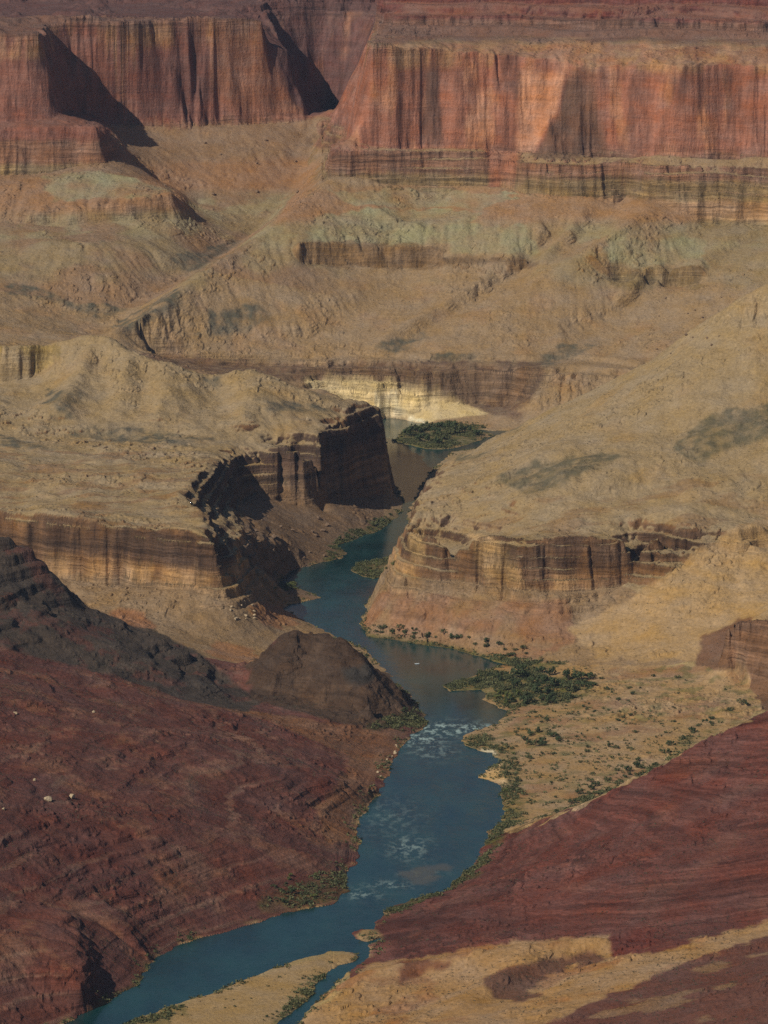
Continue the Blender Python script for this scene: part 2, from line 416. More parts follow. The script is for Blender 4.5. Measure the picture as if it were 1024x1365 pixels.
# ledges in the bedded rock
def terrace(z, per, k, seed, sharp=.62):
    t = z / per + .35 * gn(MX / 160 + seed, MY / 220)
    f = t - np.floor(t)
    return z + per * k * (sstep(sharp, 1, f) - f) 
PXM, PYM = project(MX, MY, MZ)
nonriver = MZ > .5
redL = (MY < 6950) * (MX < 40) * (1.0 - inpoly(PXM, PYM, [(60,1600),(100,1400),(235,1325),(440,1255),(500,1200),(620,1190),(700,1600)]) * (MY < 5760))
redR = ((MY < 6050) & (MX > -60) & ~inpoly(PXM, PYM, [(360,1385),(480,1290),(810,1240),(1024,1225),(1340,1150),(1340,1400)])) * 1.0
soft = sstep(3, 14, MZ)
DIP = .19 * redR * MX
LEDGE = sstep(-.1, .5, fbm(MX, MY, 210, 3, 61))
bedK = (.12 + .42 * LEDGE) * redL * soft + .30 * redR * soft
bedK = np.minimum(bedK + .22 * LEDGE * redL * soft * (MY < 5700), .85)
ghk = inpoly(PXM, PYM, [(-320,660),(0,700),(60,715),(110,800),(200,835),(265,870),(345,935),(330,950),(250,935),(150,900),(60,880),(0,862),(-320,840)]) * (MY > 6500) * 1.0
for _ in range(4): ghk = blur(ghk)
MZ = MZ + ghk * (.1 + .5 * LEDGE) * (terrace(MZ + 5 * gn(MX / 60, MY / 80), 21, 1.0, 9, .72) - MZ)
MZ = MZ + bedK * (terrace(MZ - DIP, 10.5, 1.0, 1) - (MZ - DIP))
MZ = MZ + .4 * bedK * (terrace(MZ - DIP, 4.2, 1.0, 4) - (MZ - DIP))
supai = (MY > 10300) * sstep(690, 735, MZ)
MZ = MZ + supai * (terrace(MZ, 22, .9, 2) - MZ)
muav = (MY > 10000) * (sstep(385, 400, MZ) - sstep(485, 500, MZ)) * .8 * NCL * (PXM > 430)
MZ = MZ + muav * (terrace(MZ, 19, .9, 3) - MZ)
tap = (MY > 7150) * (MY < 8900) * (sstep(45, 70, MZ) - sstep(172, 184, MZ)) * np.maximum(sstep(.35, .9, SL), .5 * LEDGE * sstep(125, 145, MZ))
MZ = MZ + .85 * tap * (terrace(MZ, 17, 1.0, 6, .5) - MZ)
MZ = MZ + .5 * tap * (terrace(MZ, 6.5, 1.0, 16, .5) - MZ)
dark = (MY > 9600) * (MY < 9800) * sstep(35, 60, MZ) * (1 - sstep(112, 130, MZ))
MZ = MZ + dark * (terrace(MZ, 12, .9, 7) - MZ)
knk = inpoly(PXM, PYM, [(330,935),(335,880),(370,833),(400,823),(440,830),(480,858),(520,900),(580,966),(500,978),(420,958)]) * (MY > 6450) * (MY < 7140) * 1.0
for _ in range(6): knk = blur(knk)
MZ = MZ + knk * sstep(5, 25, MZ) * (fbm(MX, MY, 55, 3, 63, ridge=True) * 3.5 + fbm(MX, MY, 20, 3, 64) * 1.6)
# rubble
rub = sstep(2, 12, MZ)
MZ = MZ + rub * (fbm(MX, MY, 26, 4, 31) * .9 + fbm(MX, MY, 7, 2, 32) * .35)
cl = sstep(.8, 1.6, SL)
GATE = sstep(-.1, .5, fbm(MX, MY, 190, 3, 62))
MZ = MZ + rub * (1 - cl) * (np.maximum(fbm(MX, MY, 9, 2, 33) - .35, 0) * (1.5 + 2.5 * GATE) + sstep(.25, .45, fbm(MX, MY * .8, 22, 3, 34)) * 2.6 * GATE)
PXW, PYW = project(MX + fbm(MX, MY, 34, 3, 41) * 5, MY + fbm(MX, MY, 60, 3, 42) * 10, 0.0)
WETM = inpoly(PXW, PYW, RIVER)
for isle in (ISLE_FRONT, ISLE_GREEN, ISLE_FAR, ISLE_BAR):
    WETM &= ~inpoly(PXW, PYW, isle)
del PXW, PYW
MZ = np.where(WETM, -2.0, np.maximum(MZ, .45)).astype(np.float32)
PX, PY = project(MX, MY, MZ)
print('surface', round(time.time() - T0, 1), MZ.shape)

# nearest row seen in each column at a photo height -> where things stand
def hit(px, py):
    c = int(np.argmin(np.abs(cols - px)))
    r = np.nonzero(PY[:, c] <= py)[0]
    r = int(r[0]) if len(r) else NR - 1
    return c, r
def ground(px, py):
    c, r = hit(px, py)
    return float(MX[r, c]), float(MY[r, c]), float(MZ[r, c])

# ------------------------------------------------------------------ rock colours
def lin(r, g, b):
    f = lambda c: (c / 255 / 12.92) if c / 255 <= .04045 else ((c / 255 + .055) / 1.055) ** 2.4
    return np.array([f(r), f(g), f(b)], np.float32)
sh = MZ.shape
dz_r = np.gradient(MZ, axis=0) / np.gradient(rows)[:, None]
dz_c = np.gradient(MZ, axis=1) / np.gradient(MX, axis=1)
STEEP = sstep(.75, 1.5, np.hypot(dz_r, dz_c))
del dz_r, dz_c
NB = fbm(MX, MY, 90, 4, 51); NF = fbm(MX, MY, 18, 3, 52); NW = fbm(MX, MY, 300, 3, 53)
NF *= (1 - .85 * STEEP)
A = np.empty(sh + (3,), np.float32); A[:] = lin(165, 142, 100)
def mixin(c, w):
    w = np.clip(w, 0, 1).astype(np.float32)[..., None]
    A[:] = A + (c - A) * w
NE = fbm(MX, MY, 38, 3, 54) * (1 - .6 * STEEP)
jX = PX + NE * 9 + NF * 3 + NB * 5; jY = PY + NB * 4 + NE * 3 + NF * 2
def regionb(poly, d0=0, d1=1e9, jitter=True):
    m = inpoly(jX if jitter else PX, jY if jitter else PY, poly)
    return m & (MY >= d0) & (MY < d1)
def region(poly, d0=0, d1=1e9, jitter=True, n=4):
    m = regionb(poly, d0, d1, jitter)
    r = np.nonzero(m.any(1))[0]; c = np.nonzero(m.any(0))[0]
    out = np.zeros(sh, np.float32)
    if len(r) == 0: return out
    a, b, e, f = max(r[0] - n, 0), r[-1] + n + 1, max(c[0] - n, 0), c[-1] + n + 1
    q = m[a:b, e:f].astype(np.float32)
    for _ in range(n): q = blur(q)
    out[a:b, e:f] = q
    return out
ZJ = MZ + NB * 5
# far country, by height in the rock column
far = MY > 9380
leftfar = sstep(20, -160, MX + 60)
def band(z0, z1, s=6): return sstep(z0 - s, z0 + s, ZJ) * (1 - sstep(z1 - s, z1 + s, ZJ)) * far
mixin(lin(154, 129, 98), far * 1.0)
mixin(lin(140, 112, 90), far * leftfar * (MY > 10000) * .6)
mixin(lin(154, 122, 92), far * sstep(.1, .7, NB) * .4)
mixin(lin(146, 128, 96), band(235, 345, 14) * sstep(-.3, .3, NW + .4 * NB) * .8)
mixin(lin(150, 138, 106), band(300, 340, 8) * sstep(-.1, .4, NB) * .6)
mixin(lin(160, 118, 84), band(345, 400, 10) * .5)
mixin(lin(138, 104, 84), band(392, 488) * STEEP)
mixin(lin(138, 120, 84), band(385, 425) * STEEP * .7)
mixin(lin(158, 108, 88), band(478, 700, 4) * np.maximum(STEEP, .55))
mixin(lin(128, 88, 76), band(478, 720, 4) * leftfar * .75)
mixin(lin(168, 132, 98), band(655, 705, 8) * sstep(-.2, .5, NB + NF * .5) * .8)
mixin(lin(126, 96, 82), band(705, 760, 8))
mixin(lin(118, 74, 66), band(745, 1200, 6))
mixin(lin(150, 112, 92), band(745, 1200, 6) * (1 - STEEP) * .5)
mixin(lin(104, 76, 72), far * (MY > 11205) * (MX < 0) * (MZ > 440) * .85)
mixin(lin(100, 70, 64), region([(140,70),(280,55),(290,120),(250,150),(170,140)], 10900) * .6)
mixin(lin(150, 112, 88), region([(285,40),(340,30),(400,80),(412,160),(330,160),(280,120)], 10900, 11205) * .55)
RW = band(478, 705, 4) * np.maximum(STEEP, .5) * (1 - leftfar)
mixin(lin(196, 142, 108), RW * sstep(.15, .6, fbm(MX, MZ * .35, 60, 3, 71)) * .6)
mixin(lin(104, 72, 60), RW * sstep(.2, .7, fbm(MX, MZ * .2, 45, 3, 72)) * .7)
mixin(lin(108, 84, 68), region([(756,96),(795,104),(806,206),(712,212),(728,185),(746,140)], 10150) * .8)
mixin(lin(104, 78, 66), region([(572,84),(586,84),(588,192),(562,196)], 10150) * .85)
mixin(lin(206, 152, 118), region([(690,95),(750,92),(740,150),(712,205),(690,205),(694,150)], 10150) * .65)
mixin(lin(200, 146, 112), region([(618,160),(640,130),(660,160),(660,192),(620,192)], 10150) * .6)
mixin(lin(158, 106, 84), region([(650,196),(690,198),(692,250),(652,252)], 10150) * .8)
# band cliffs in the talus
mixin(lin(142, 112, 78), far * band(250, 312, 4) * STEEP * .9)
gb = lin(150, 144, 112)
for poly in ([(425,288),(520,278),(640,282),(615,322),(520,327),(400,320)], [(590,300),(700,300),(720,338),(600,338)], [(800,318),(940,318),(940,352),(815,354)], [(60,235),(130,228),(230,252),(190,262),(70,268)], [(440,255),(560,250),(700,262),(640,278),(470,275)]):
    mixin(gb, region(poly, 9900, 11300) * (.55 + .5 * NB))
mixin(lin(120, 96, 70), region([(395,324),(450,322),(588,329),(586,358),(450,356),(396,352)], 9900, 10300) * .6)
mixin(lin(104, 84, 64), region([(585,342),(718,347),(716,354),(590,352)], 9900, 10300) * .7)
mixin(lin(126, 108, 76), region([(816,358),(936,354),(930,384),(820,386)], 9900, 10300) * .6)
# greenish black shale showing through the talus
shale = lin(97, 91, 76)
for poly in ([(262,445),(290,415),(340,402),(362,420),(350,436),(310,446)], [(150,440),(200,405),(250,385),(235,405),(190,435)], [(700,486),(740,462),(800,458),(770,474),(730,488)],
             [(500,462),(560,440),(570,450),(530,470)], [(90,408),(130,400),(170,412),(130,425)], [(10,375),(70,390),(110,410),(60,400),(10,390)], [(232,340),(330,318),(300,340),(260,362),(236,360)], [(560,475),(640,470),(630,480),(570,484)]):
    mixin(shale, region(poly, 9380) * np.clip(.65 + .5 * NF + .5 * NE, 0, 1))
# dark river cliff of the far shore, pale below
dk = region([(150,470),(300,478),(420,486),(560,480),(720,482),(730,505),(690,560),(640,548),(560,524),(500,512),(455,508),(420,512),(300,500),(160,492)], 9380, 9900)
mixin(lin(112, 88, 70), dk * (.75 + .5 * NF))
pale = region([(405,508),(455,503),(520,508),(560,520),(620,538),(664,556),(660,576),(600,572),(540,568),(500,560),(440,540)], 9600, 9900)
mixin(lin(214, 190, 140), pale * .9)
mixin(lin(235, 226, 196), region([(505,545),(530,540),(545,556),(600,566),(640,566),(640,576),(560,570),(505,562)], 9600, 9900) * .9)
# middle ground
mid = (MY > 7080) & (MY <= 9380)
mixin(lin(158, 136, 103), mid * 1.0)
mixin(lin(154, 128, 94), mid * sstep(.1, .7, NB) * .45)
midleft = mid & (MX < 20)
mixin(lin(176, 160, 114), (midleft & (MY > 8850)) * sstep(215, 235, ZJ) * .9)
mixin(lin(156, 134, 90), (midleft & (MY > 8800)) * STEEP * .8)
for poly in ([(80,575),(130,566),(200,570),(260,585),(330,586),(250,592),(150,592)], [(270,500),(300,505),(290,520),(275,512)], [(340,530),(400,540),(450,545),(400,552),(350,545)], [(0,580),(80,600),(0,605)], [(60,520),(110,520),(100,560),(70,560)]):
    mixin(shale, region(poly, 8300, 9200) * np.clip(.55 + .5 * NF + .5 * NE, 0, 1))
for poly in ([(655,642),(720,614),(780,604),(838,604),(800,622),(740,650),(700,655)], [(900,600),(930,560),(980,548),(1040,538),(1040,585),(960,600),(930,622)], [(605,610),(650,600),(640,612),(610,618)], [(672,560),(715,555),(690,572),(650,580)]):
    mixin(lin(106, 97, 75), region(poly, 7600, 8700) * np.clip(.75 + .5 * NF + .4 * NE, 0, 1))  # darker olive patches on the right-hand slope
plat = midleft & (MY < 8300) & (MZ > 130)
mixin(lin(138, 106, 76), plat * sstep(.0, .5, fbm(MX * .4, MY, 40, 4, 81)) * .65)
mixin(lin(140, 110, 78), mid * (MX > 20) * (MY < 7640) * (MZ > 140) * sstep(.0, .5, fbm(MX * .4, MY, 40, 4, 82)) * .6)
# Tapeats-like cliffs: dark varnish over a pale foot
tc = mid & (MZ > 62) & (MZ < 182) & ((MX > 0) | (MY < 8900))
mixin(lin(132, 100, 72), tc * STEEP)
mixin(lin(88, 68, 54), tc * STEEP * sstep(106, 120, ZJ) * (1 - sstep(160, 170, ZJ)) * sstep(-.7, .1, NF + NB) * .95)
mixin(lin(184, 148, 106), tc * STEEP * (1 - sstep(100, 112, ZJ)) * sstep(-.25, .4, NB + .6 * NF) * .8)
mixin(lin(196, 160, 112), region([(628,715),(660,716),(690,760),(700,780),(650,776),(635,750)], 7200, 7700) * .7)
mixin(lin(190, 158, 112), region([(545,690),(562,700),(566,750),(548,748)], 7200, 7800) * .7)
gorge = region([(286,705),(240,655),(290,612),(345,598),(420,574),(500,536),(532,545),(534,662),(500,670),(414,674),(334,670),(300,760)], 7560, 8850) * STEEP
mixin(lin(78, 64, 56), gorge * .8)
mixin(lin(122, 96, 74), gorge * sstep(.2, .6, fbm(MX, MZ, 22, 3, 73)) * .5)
# talus under the cliffs
tl = mid & (MY < 8720) & (ZJ < 84)
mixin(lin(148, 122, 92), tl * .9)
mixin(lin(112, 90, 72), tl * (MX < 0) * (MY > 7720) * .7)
mixin(lin(148, 108, 82), region([(480,850),(500,790),(560,790),(650,800),(760,800),(770,860),(700,880),(640,876),(560,860)], 7000, 7600) * (.25 + .5 * sstep(-.3, .4, NB)))
mixin(lin(166, 114, 82), region([(275,870),(290,855),(330,862),(350,880),(320,885)], 6900, 7500) * .5)
mixin(lin(170, 108, 70), region([(350,800),(385,812),(400,832),(360,838),(330,815)], 6900, 7800) * .4)
mixin(lin(160, 104, 70), region([(140,815),(190,815),(210,840),(160,835)], 6900, 7500) * .6)
# tan fan
mixin(lin(172, 142, 102), region([(760,840),(850,790),(985,695),(1340,690),(1340,830),(960,845),(930,880),(800,880)], 6600, 7600) * .9)
mixin(lin(122, 90, 71), region([(925,892),(940,846),(990,826),(1340,790),(1340,960),(1010,945),(995,900)], 6500, 7300) * .9)
# river flat
fl = regionb([(470,860),(590,860),(700,880),(930,890),(1000,900),(1010,945),(1000,965),(860,1045),(690,1110),(640,1110),(580,1000),(560,920)], 5950, 7250) & (MX > 20)
mixin(lin(168, 138, 100), fl * 1.0)
mixin(lin(146, 110, 80), fl * sstep(.1, .6, NB) * .7)
mixin(lin(108, 104, 66), fl * sstep(.05, .5, fbm(MX, MY, 28, 3, 91)) * sstep(-.3, .3, NW) * .6)
# near left: dark grey hill, knoll, red hill
near = MY <= 7080
nl = near & (MX < 75) & ~fl & ~(inpoly(PX, PY, [(60,1600),(100,1400),(235,1325),(440,1255),(500,1200),(620,1190),(700,1600)]) & (MY < 5760))
mixin(lin(108, 70, 60), nl * 1.0)
mixin(lin(134, 99, 78), nl * sstep(.0, .6, NB + .4 * NF) * .5)
mixin(lin(94, 58, 52), nl * sstep(.1, .6, NW + .3 * NF) * .6)
mixin(lin(140, 104, 74), nl * region([(250,935),(420,960),(540,975),(520,1040),(480,1120),(440,1130),(420,1080),(470,1010),(360,960)], 5000, 6900) * .55)
gh = region([(-320,660),(0,700),(60,715),(110,800),(200,835),(265,870),(345,935),(330,950),(250,935),(150,900),(60,880),(0,862),(-320,840)], 6500, 7240)
mixin(lin(80, 71, 62), gh * .95)
mixin(lin(104, 66, 56), gh * sstep(.1, .6, NB + .5 * NF) * .6)
kn = region([(330,930),(335,880),(370,835),(400,825),(440,832),(480,860),(520,900),(575,965),(500,975),(420,955)], 6450, 7140)
mixin(lin(80, 64, 51), kn * .95)
mixin(lin(104, 82, 64), kn * sstep(.1, .6, NB) * .6)
mixin(lin(60, 58, 54), kn * region([(455,890),(490,880),(500,900),(470,915)], 6000, 7200) * .8)  # shadow on the knoll's right side, painted into the rock colour
lines_ = sstep(.82, .96, np.sin((MZ + 2.5 * gn(MX / 210, MY / 260)) * 2 * np.pi / 17.0)) * sstep(-.1, .35, gn(MX / 130 + 9, MY / 300))
mixin(lin(168, 140, 116), nl * (1 - gh) * (1 - kn) * lines_ * .2)
# near right: red slope, tan hills, brown hill
nr = (MY < 6420) & (MX > -40) & ~fl & ~(nl & (PX < 500))
mixin(lin(108, 68, 59), nr * 1.0)
mixin(lin(120, 84, 70), nr * sstep(.1, .7, NB) * .35)
th = region([(150,1400),(372,1366),(430,1338),(480,1296),(500,1286),(600,1271),(700,1254),(812,1244),(816,1275),(900,1262),(1040,1222),(1040,1242),(900,1290),(760,1350),(700,1372),(690,1400)], 0, 5600) * (1 - WETM)
mixin(lin(166, 132, 92), th * .95)
mixin(lin(140, 92, 62), th * sstep(.1, .6, NB) * .5)
mixin(lin(104, 74, 62), region([(654,1330),(650,1306),(720,1278),(790,1268),(806,1278),(740,1300),(700,1336)], 0, 5600) * .9)  # shadow of the right-hand gully, painted as darker brown
mixin(lin(110, 70, 52), region([(526,1290),(545,1282),(600,1280),(560,1305),(530,1314)], 0, 5600) * .9)  # shadow of the left-hand gully, painted the same way
mixin(lin(108, 64, 56), region([(812,1246),(880,1240),(860,1268),(815,1276)], 0, 5700) * .9)
bh = region([(690,1400),(700,1372),(760,1350),(900,1292),(1040,1240),(1340,1180),(1340,1420)], 0, 5500)
mixin(lin(112, 76, 64), bh * .95)
mixin(lin(150, 122, 90), bh * sstep(.3, .6, NB + .3 * NW) * .6)
for isle in (ISLE_FRONT, ISLE_BAR):
    mixin(lin(166, 138, 98), region([(x + (x > 300) * 6 - 3, y) for x, y in isle], 0, 6000) * (1 - WETM) * .95)
# shores: sand bars and green fringe
DW = np.where(wet, 0.0, 60.0)
for k in range(15):
    p = np.pad(DW, 1, mode='edge')
    DW = np.minimum(DW, np.minimum(np.minimum(p[:-2, 1:-1], p[2:, 1:-1]), np.minimum(p[1:-1, :-2], p[1:-1, 2:])) + CELL)
dw = bil(DW.astype(np.float32), MX, MY)
lowk = 1 - sstep(9, 16, MZ)
mixin(lin(168, 140, 98), (1 - sstep(3, 13, dw + 6 * NB)) * lowk * .8 * sstep(-.35, .3, NE + NB))
green = lin(84, 88, 46)
GREEN = np.zeros(sh, np.float32)
for poly, w in (([(470,855),(480,835),(500,845),(590,858),(680,880),(760,885),(700,893),(640,884),(560,866)], .9), ([(590,905),(640,895),(760,900),(800,912),(760,935),(680,945),(640,925),(600,925)], .85), ([(425,745),(455,715),(530,680),(545,690),(470,725),(440,752)], .8),
                ([(355,790),(372,770),(420,755),(440,745),(460,735),(400,772),(370,795)], .75), ([(460,765),(480,745),(540,738),(525,775),(480,775)], .75), ([(515,600),(530,575),(580,560),(655,572),(620,595),(570,602)], .9),
                ([(485,972),(500,955),(545,948),(575,965),(540,975),(520,972)], .85), ([(690,1110),(760,1075),(850,1040),(920,980),(1010,930),(1010,955),(930,1010),(860,1050),(760,1092)], .8), ([(610,985),(640,975),(690,1000),(700,1100),(650,1120),(665,1040),(640,1010)], .45),
                ([(500,1225),(550,1190),(630,1155),(660,1105),(680,1110),(640,1165),(560,1205)], .8), ([(110,1350),(200,1290),(225,1270),(240,1275),(200,1325),(120,1370)], .7), ([(340,1190),(400,1170),(465,1165),(465,1195),(400,1215),(345,1215)], .45), ([(160,1370),(240,1335),(250,1345),(190,1385)], .7), ([(395,1335),(425,1305),(480,1275),(430,1320),(380,1375),(340,1375)], .7)):
    m = region(poly).astype(np.float32) * w * lowk
    GREEN = np.maximum(GREEN, m)
mixin(green, GREEN * (.7 + .5 * NF))
mixin(lin(214, 180, 132), region([(636,1036),(652,1022),(672,1014),(676,1046)], 5800, 6700, False) * lowk * .9)
mixin(lin(222, 208, 176), region([(640,998),(660,1000),(664,1008),(646,1006)], 5800, 6700, False) * lowk * .9)
mixin(lin(176, 128, 96), region([(628,930),(650,926),(660,936),(640,938)], 5800, 6900, False) * lowk * .9)
A *= (1 + .05 * NF + .05 * NB)[..., None]
A = np.clip(A, .01, .8)
print('colours', round(time.time() - T0, 1))

# weights the shader uses: bedded rock, cliff streaks
BED = np.clip(.2 + .8 * STEEP * (1 - .88 * band(482, 690, 6)) + .75 * redR + .35 * redL, 0, 1).astype(np.float32)
FLATK = np.clip(fl + th, 0, 1).astype(np.float32)

# ------------------------------------------------------------------ materials
def new_mat(name):
    m = bpy.data.materials.new(name); m.use_nodes = True
    nt = m.node_tree; nt.nodes.clear()
    out = nt.nodes.new('ShaderNodeOutputMaterial'); b = nt.nodes.new('ShaderNodeBsdfPrincipled')
    nt.links.new(b.outputs[0], out.inputs['Surface'])
    return m, nt, b
class G:
    def __init__(s, nt): s.nt = nt
    def n(s, t, **k):
        o = s.nt.nodes.new(t)
        for a, v in k.items(): setattr(o, a, v)
        return o
    def l(s, a, b): s.nt.links.new(a, b)
    def math(s, op, a, b=None, c=None):
        o = s.n('ShaderNodeMath', operation=op)
        for i, v in enumerate((a, b, c)):
            if v is None: continue
            if hasattr(v, 'is_output'): s.l(v, o.inputs[i])
            else: o.inputs[i].default_value = v
        return o.outputs[0]
    def noise(s, pos, scale, detail=4, rough=.55, off=(0, 0, 0)):
        mp = s.n('ShaderNodeMapping'); mp.inputs['Scale'].default_value = scale; mp.inputs['Location'].default_value = off
        s.l(pos, mp.inputs[0])
        t = s.n('ShaderNodeTexNoise'); t.inputs['Scale'].default_value = 1; t.inputs['Detail'].default_value = detail; t.inputs['Roughness'].default_value = rough
        s.l(mp.outputs[0], t.inputs['Vector'])
        return t.outputs[0]
    def ramp(s, v, a, b, c=0., d=1.):
        o = s.n('ShaderNodeMapRange'); o.clamp = True
        s.l(v, o.inputs[0])
        for i, q in enumerate((a, b, c, d)): o.inputs[i + 1].default_value = q
        return o.outputs[0]
    def mulcol(s, c, f):
        o = s.n('ShaderNodeVectorMath', operation='SCALE'); s.l(c, o.inputs[0]); s.l(f, o.inputs['Scale'])
        return o.outputs[0]

def rock_material(name, strata=1.0, grit=1.0, bump=1.0, fine=1.0, wobble=16.0):
    m, nt, b = new_mat(name); g = G(nt)
    geo = g.n('ShaderNodeNewGeometry'); pos = geo.outputs['Position']
    col = g.n('ShaderNodeAttribute', attribute_name='rock').outputs['Color']
    bed = g.n('ShaderNodeAttribute', attribute_name='bedding').outputs['Fac']
    # warp the beds a little so that they are not ruler lines
    lay = g.n('ShaderNodeAttribute', attribute_name='layer').outputs['Fac']
    wob = g.math('MULTIPLY', g.math('SUBTRACT', g.noise(pos, (.016, .016, .02), 4, .6, (9, 1, 6)), .5), wobble)
    sx = g.n('ShaderNodeSeparateXYZ'); g.l(pos, sx.inputs[0])
    cb = g.n('ShaderNodeCombineXYZ'); g.l(sx.outputs[0], cb.inputs[0]); g.l(sx.outputs[1], cb.inputs[1]); g.l(g.math('ADD', lay, wob), cb.inputs[2])
    lp = cb.outputs[0]
    s1 = g.noise(lp, (.004, .004, .13 * fine), 4, .6)
    s2 = g.noise(lp, (.02, .02, .34 * fine), 3, .6, (7, 3, 1))
    st = g.math('ADD', g.math('MULTIPLY', s1, .72), g.math('MULTIPLY', s2, .28))
    stf = g.ramp(st, .36, .64, 1 - .46 * strata, 1 + .40 * strata)
    stf = g.math('ADD', g.math('MULTIPLY', g.math('SUBTRACT', stf, 1.0), bed), 1.0)
    v1 = g.noise(pos, (.05, .05, .007), 5, .62, (3, 0, 0))
    v1f = g.ramp(v1, .34, .66, .68, 1.25)
    nz = g.n('ShaderNodeSeparateXYZ'); g.l(geo.outputs['Normal'], nz.inputs[0])
    cliff = g.ramp(nz.outputs[2], .75, .45, 0, 1)
    vf = g.math('ADD', g.math('MULTIPLY', g.math('SUBTRACT', v1f, 1.0), cliff), 1.0)
    n1 = g.noise(pos, (.2, .2, .2), 5, .75, (11, 5, 2))
    nf = g.ramp(n1, .3, .7, 1 - .26 * grit, 1 + .26 * grit)
    # scrub and stones: dark specks
    vo = g.n('ShaderNodeTexVoronoi'); vo.inputs['Scale'].default_value = .13; g.l(pos, vo.inputs['Vector'])
    sp = g.ramp(vo.outputs['Distance'], .08, .26, .6, 1.0)
    gate = g.ramp(g.noise(pos, (.02, .02, .02), 3, .6, (31, 9, 4)), .42, .6, 0, 1)
    spf = g.math('ADD', g.math('MULTIPLY', g.math('SUBTRACT', sp, 1.0), g.math('MULTIPLY', gate, .9 * grit)), 1.0)
    f = g.math('MULTIPLY', g.math('MULTIPLY', stf, vf), g.math('MULTIPLY', nf, spf))
    c = g.mulcol(col, f)
    hv = g.n('ShaderNodeHueSaturation'); g.l(c, hv.inputs['Color'])
    g.l(g.ramp(g.noise(pos, (.015, .015, .03), 4, .6, (2, 8, 5)), .3, .7, .88, 1.18), hv.inputs['Saturation'])
    g.l(hv.outputs[0], b.inputs['Base Color'])
    b.inputs['Roughness'].default_value = .95; b.inputs['Specular IOR Level'].default_value = .12
    h = g.math('ADD', g.math('MULTIPLY', g.math('MULTIPLY', st, bed), 3.6), g.math('ADD', g.math('MULTIPLY', g.math('MULTIPLY', v1, cliff), 4.0), g.math('MULTIPLY', n1, 1.6)))
    bp = g.n('ShaderNodeBump'); bp.inputs['Strength'].default_value = .9 * bump; bp.inputs['Distance'].default_value = 2.0
    g.l(h, bp.inputs['Height']); g.l(bp.outputs[0], b.inputs['Normal'])
    return m
M_CLIFF = rock_material('layered_cliff_rock', 1.0, .7, 1.1)
M_TALUS = rock_material('stony_slope', .45, 1.0, .9)
M_RED = rock_material('red_shale', 1.1, .9, 1.0, 2.6, 2.0)
M_SAND = rock_material('sandy_ground', .25, 1.0, .7)

def water_material():
    m, nt, b = new_mat('river_water'); g = G(nt)
    geo = g.n('ShaderNodeNewGeometry'); pos = geo.outputs['Position']
    foam = g.n('ShaderNodeAttribute', attribute_name='foam').outputs['Fac']
    n = g.noise(pos, (.02, .008, .02), 5, .6)
    mx = g.n('ShaderNodeMix', data_type='RGBA'); g.l(g.ramp(n, .35, .65), mx.inputs[0])
    mx.inputs[6].default_value = (.003, .028, .030, 1); mx.inputs[7].default_value = (.011, .056, .056, 1)
    fn = g.ramp(g.noise(pos, (.09, .045, .1), 6, .7, (4, 4, 4)), .49, .60)
    ff = g.math('MULTIPLY', foam, fn)
    m2 = g.n('ShaderNodeMix', data_type='RGBA'); g.l(ff, m2.inputs[0]); g.l(mx.outputs[2], m2.inputs[6]); m2.inputs[7].default_value = (.42, .55, .52, 1)
    m3 = g.n('ShaderNodeMix', data_type='RGBA'); g.l(g.n('ShaderNodeAttribute', attribute_name='shoal').outputs['Fac'], m3.inputs[0]); g.l(m2.outputs[2], m3.inputs[6]); m3.inputs[7].default_value = (.085, .075, .045, 1)
    g.l(m3.outputs[2], b.inputs['Base Color'])
    g.l(g.math('ADD', g.ramp(n, .3, .7, .10, .2), g.math('MULTIPLY', ff, .5)), b.inputs['Roughness'])
    b.inputs['IOR'].default_value = 1.33
    w = g.math('ADD', g.noise(pos, (.25, .12, .2), 5, .65), g.math('MULTIPLY', g.noise(pos, (.05, .03, .05), 3, .5), 1.5))
    bp = g.n('ShaderNodeBump'); bp.inputs['Distance'].default_value = .9
    gust = g.ramp(g.noise(pos, (.03, .006, .02), 4, .6, (5, 5, 0)), .38, .62, .45, 1.3)
    g.l(g.math('MULTIPLY', g.math('ADD', g.math('MULTIPLY', g.math('SUBTRACT', 1, g.n('ShaderNodeAttribute', attribute_name='calm').outputs['Fac']), .34), .04), gust), bp.inputs['Strength'])
    g.l(w, bp.inputs['Height']); g.l(bp.outputs[0], b.inputs['Normal'])
    return m
M_WATER = water_material()

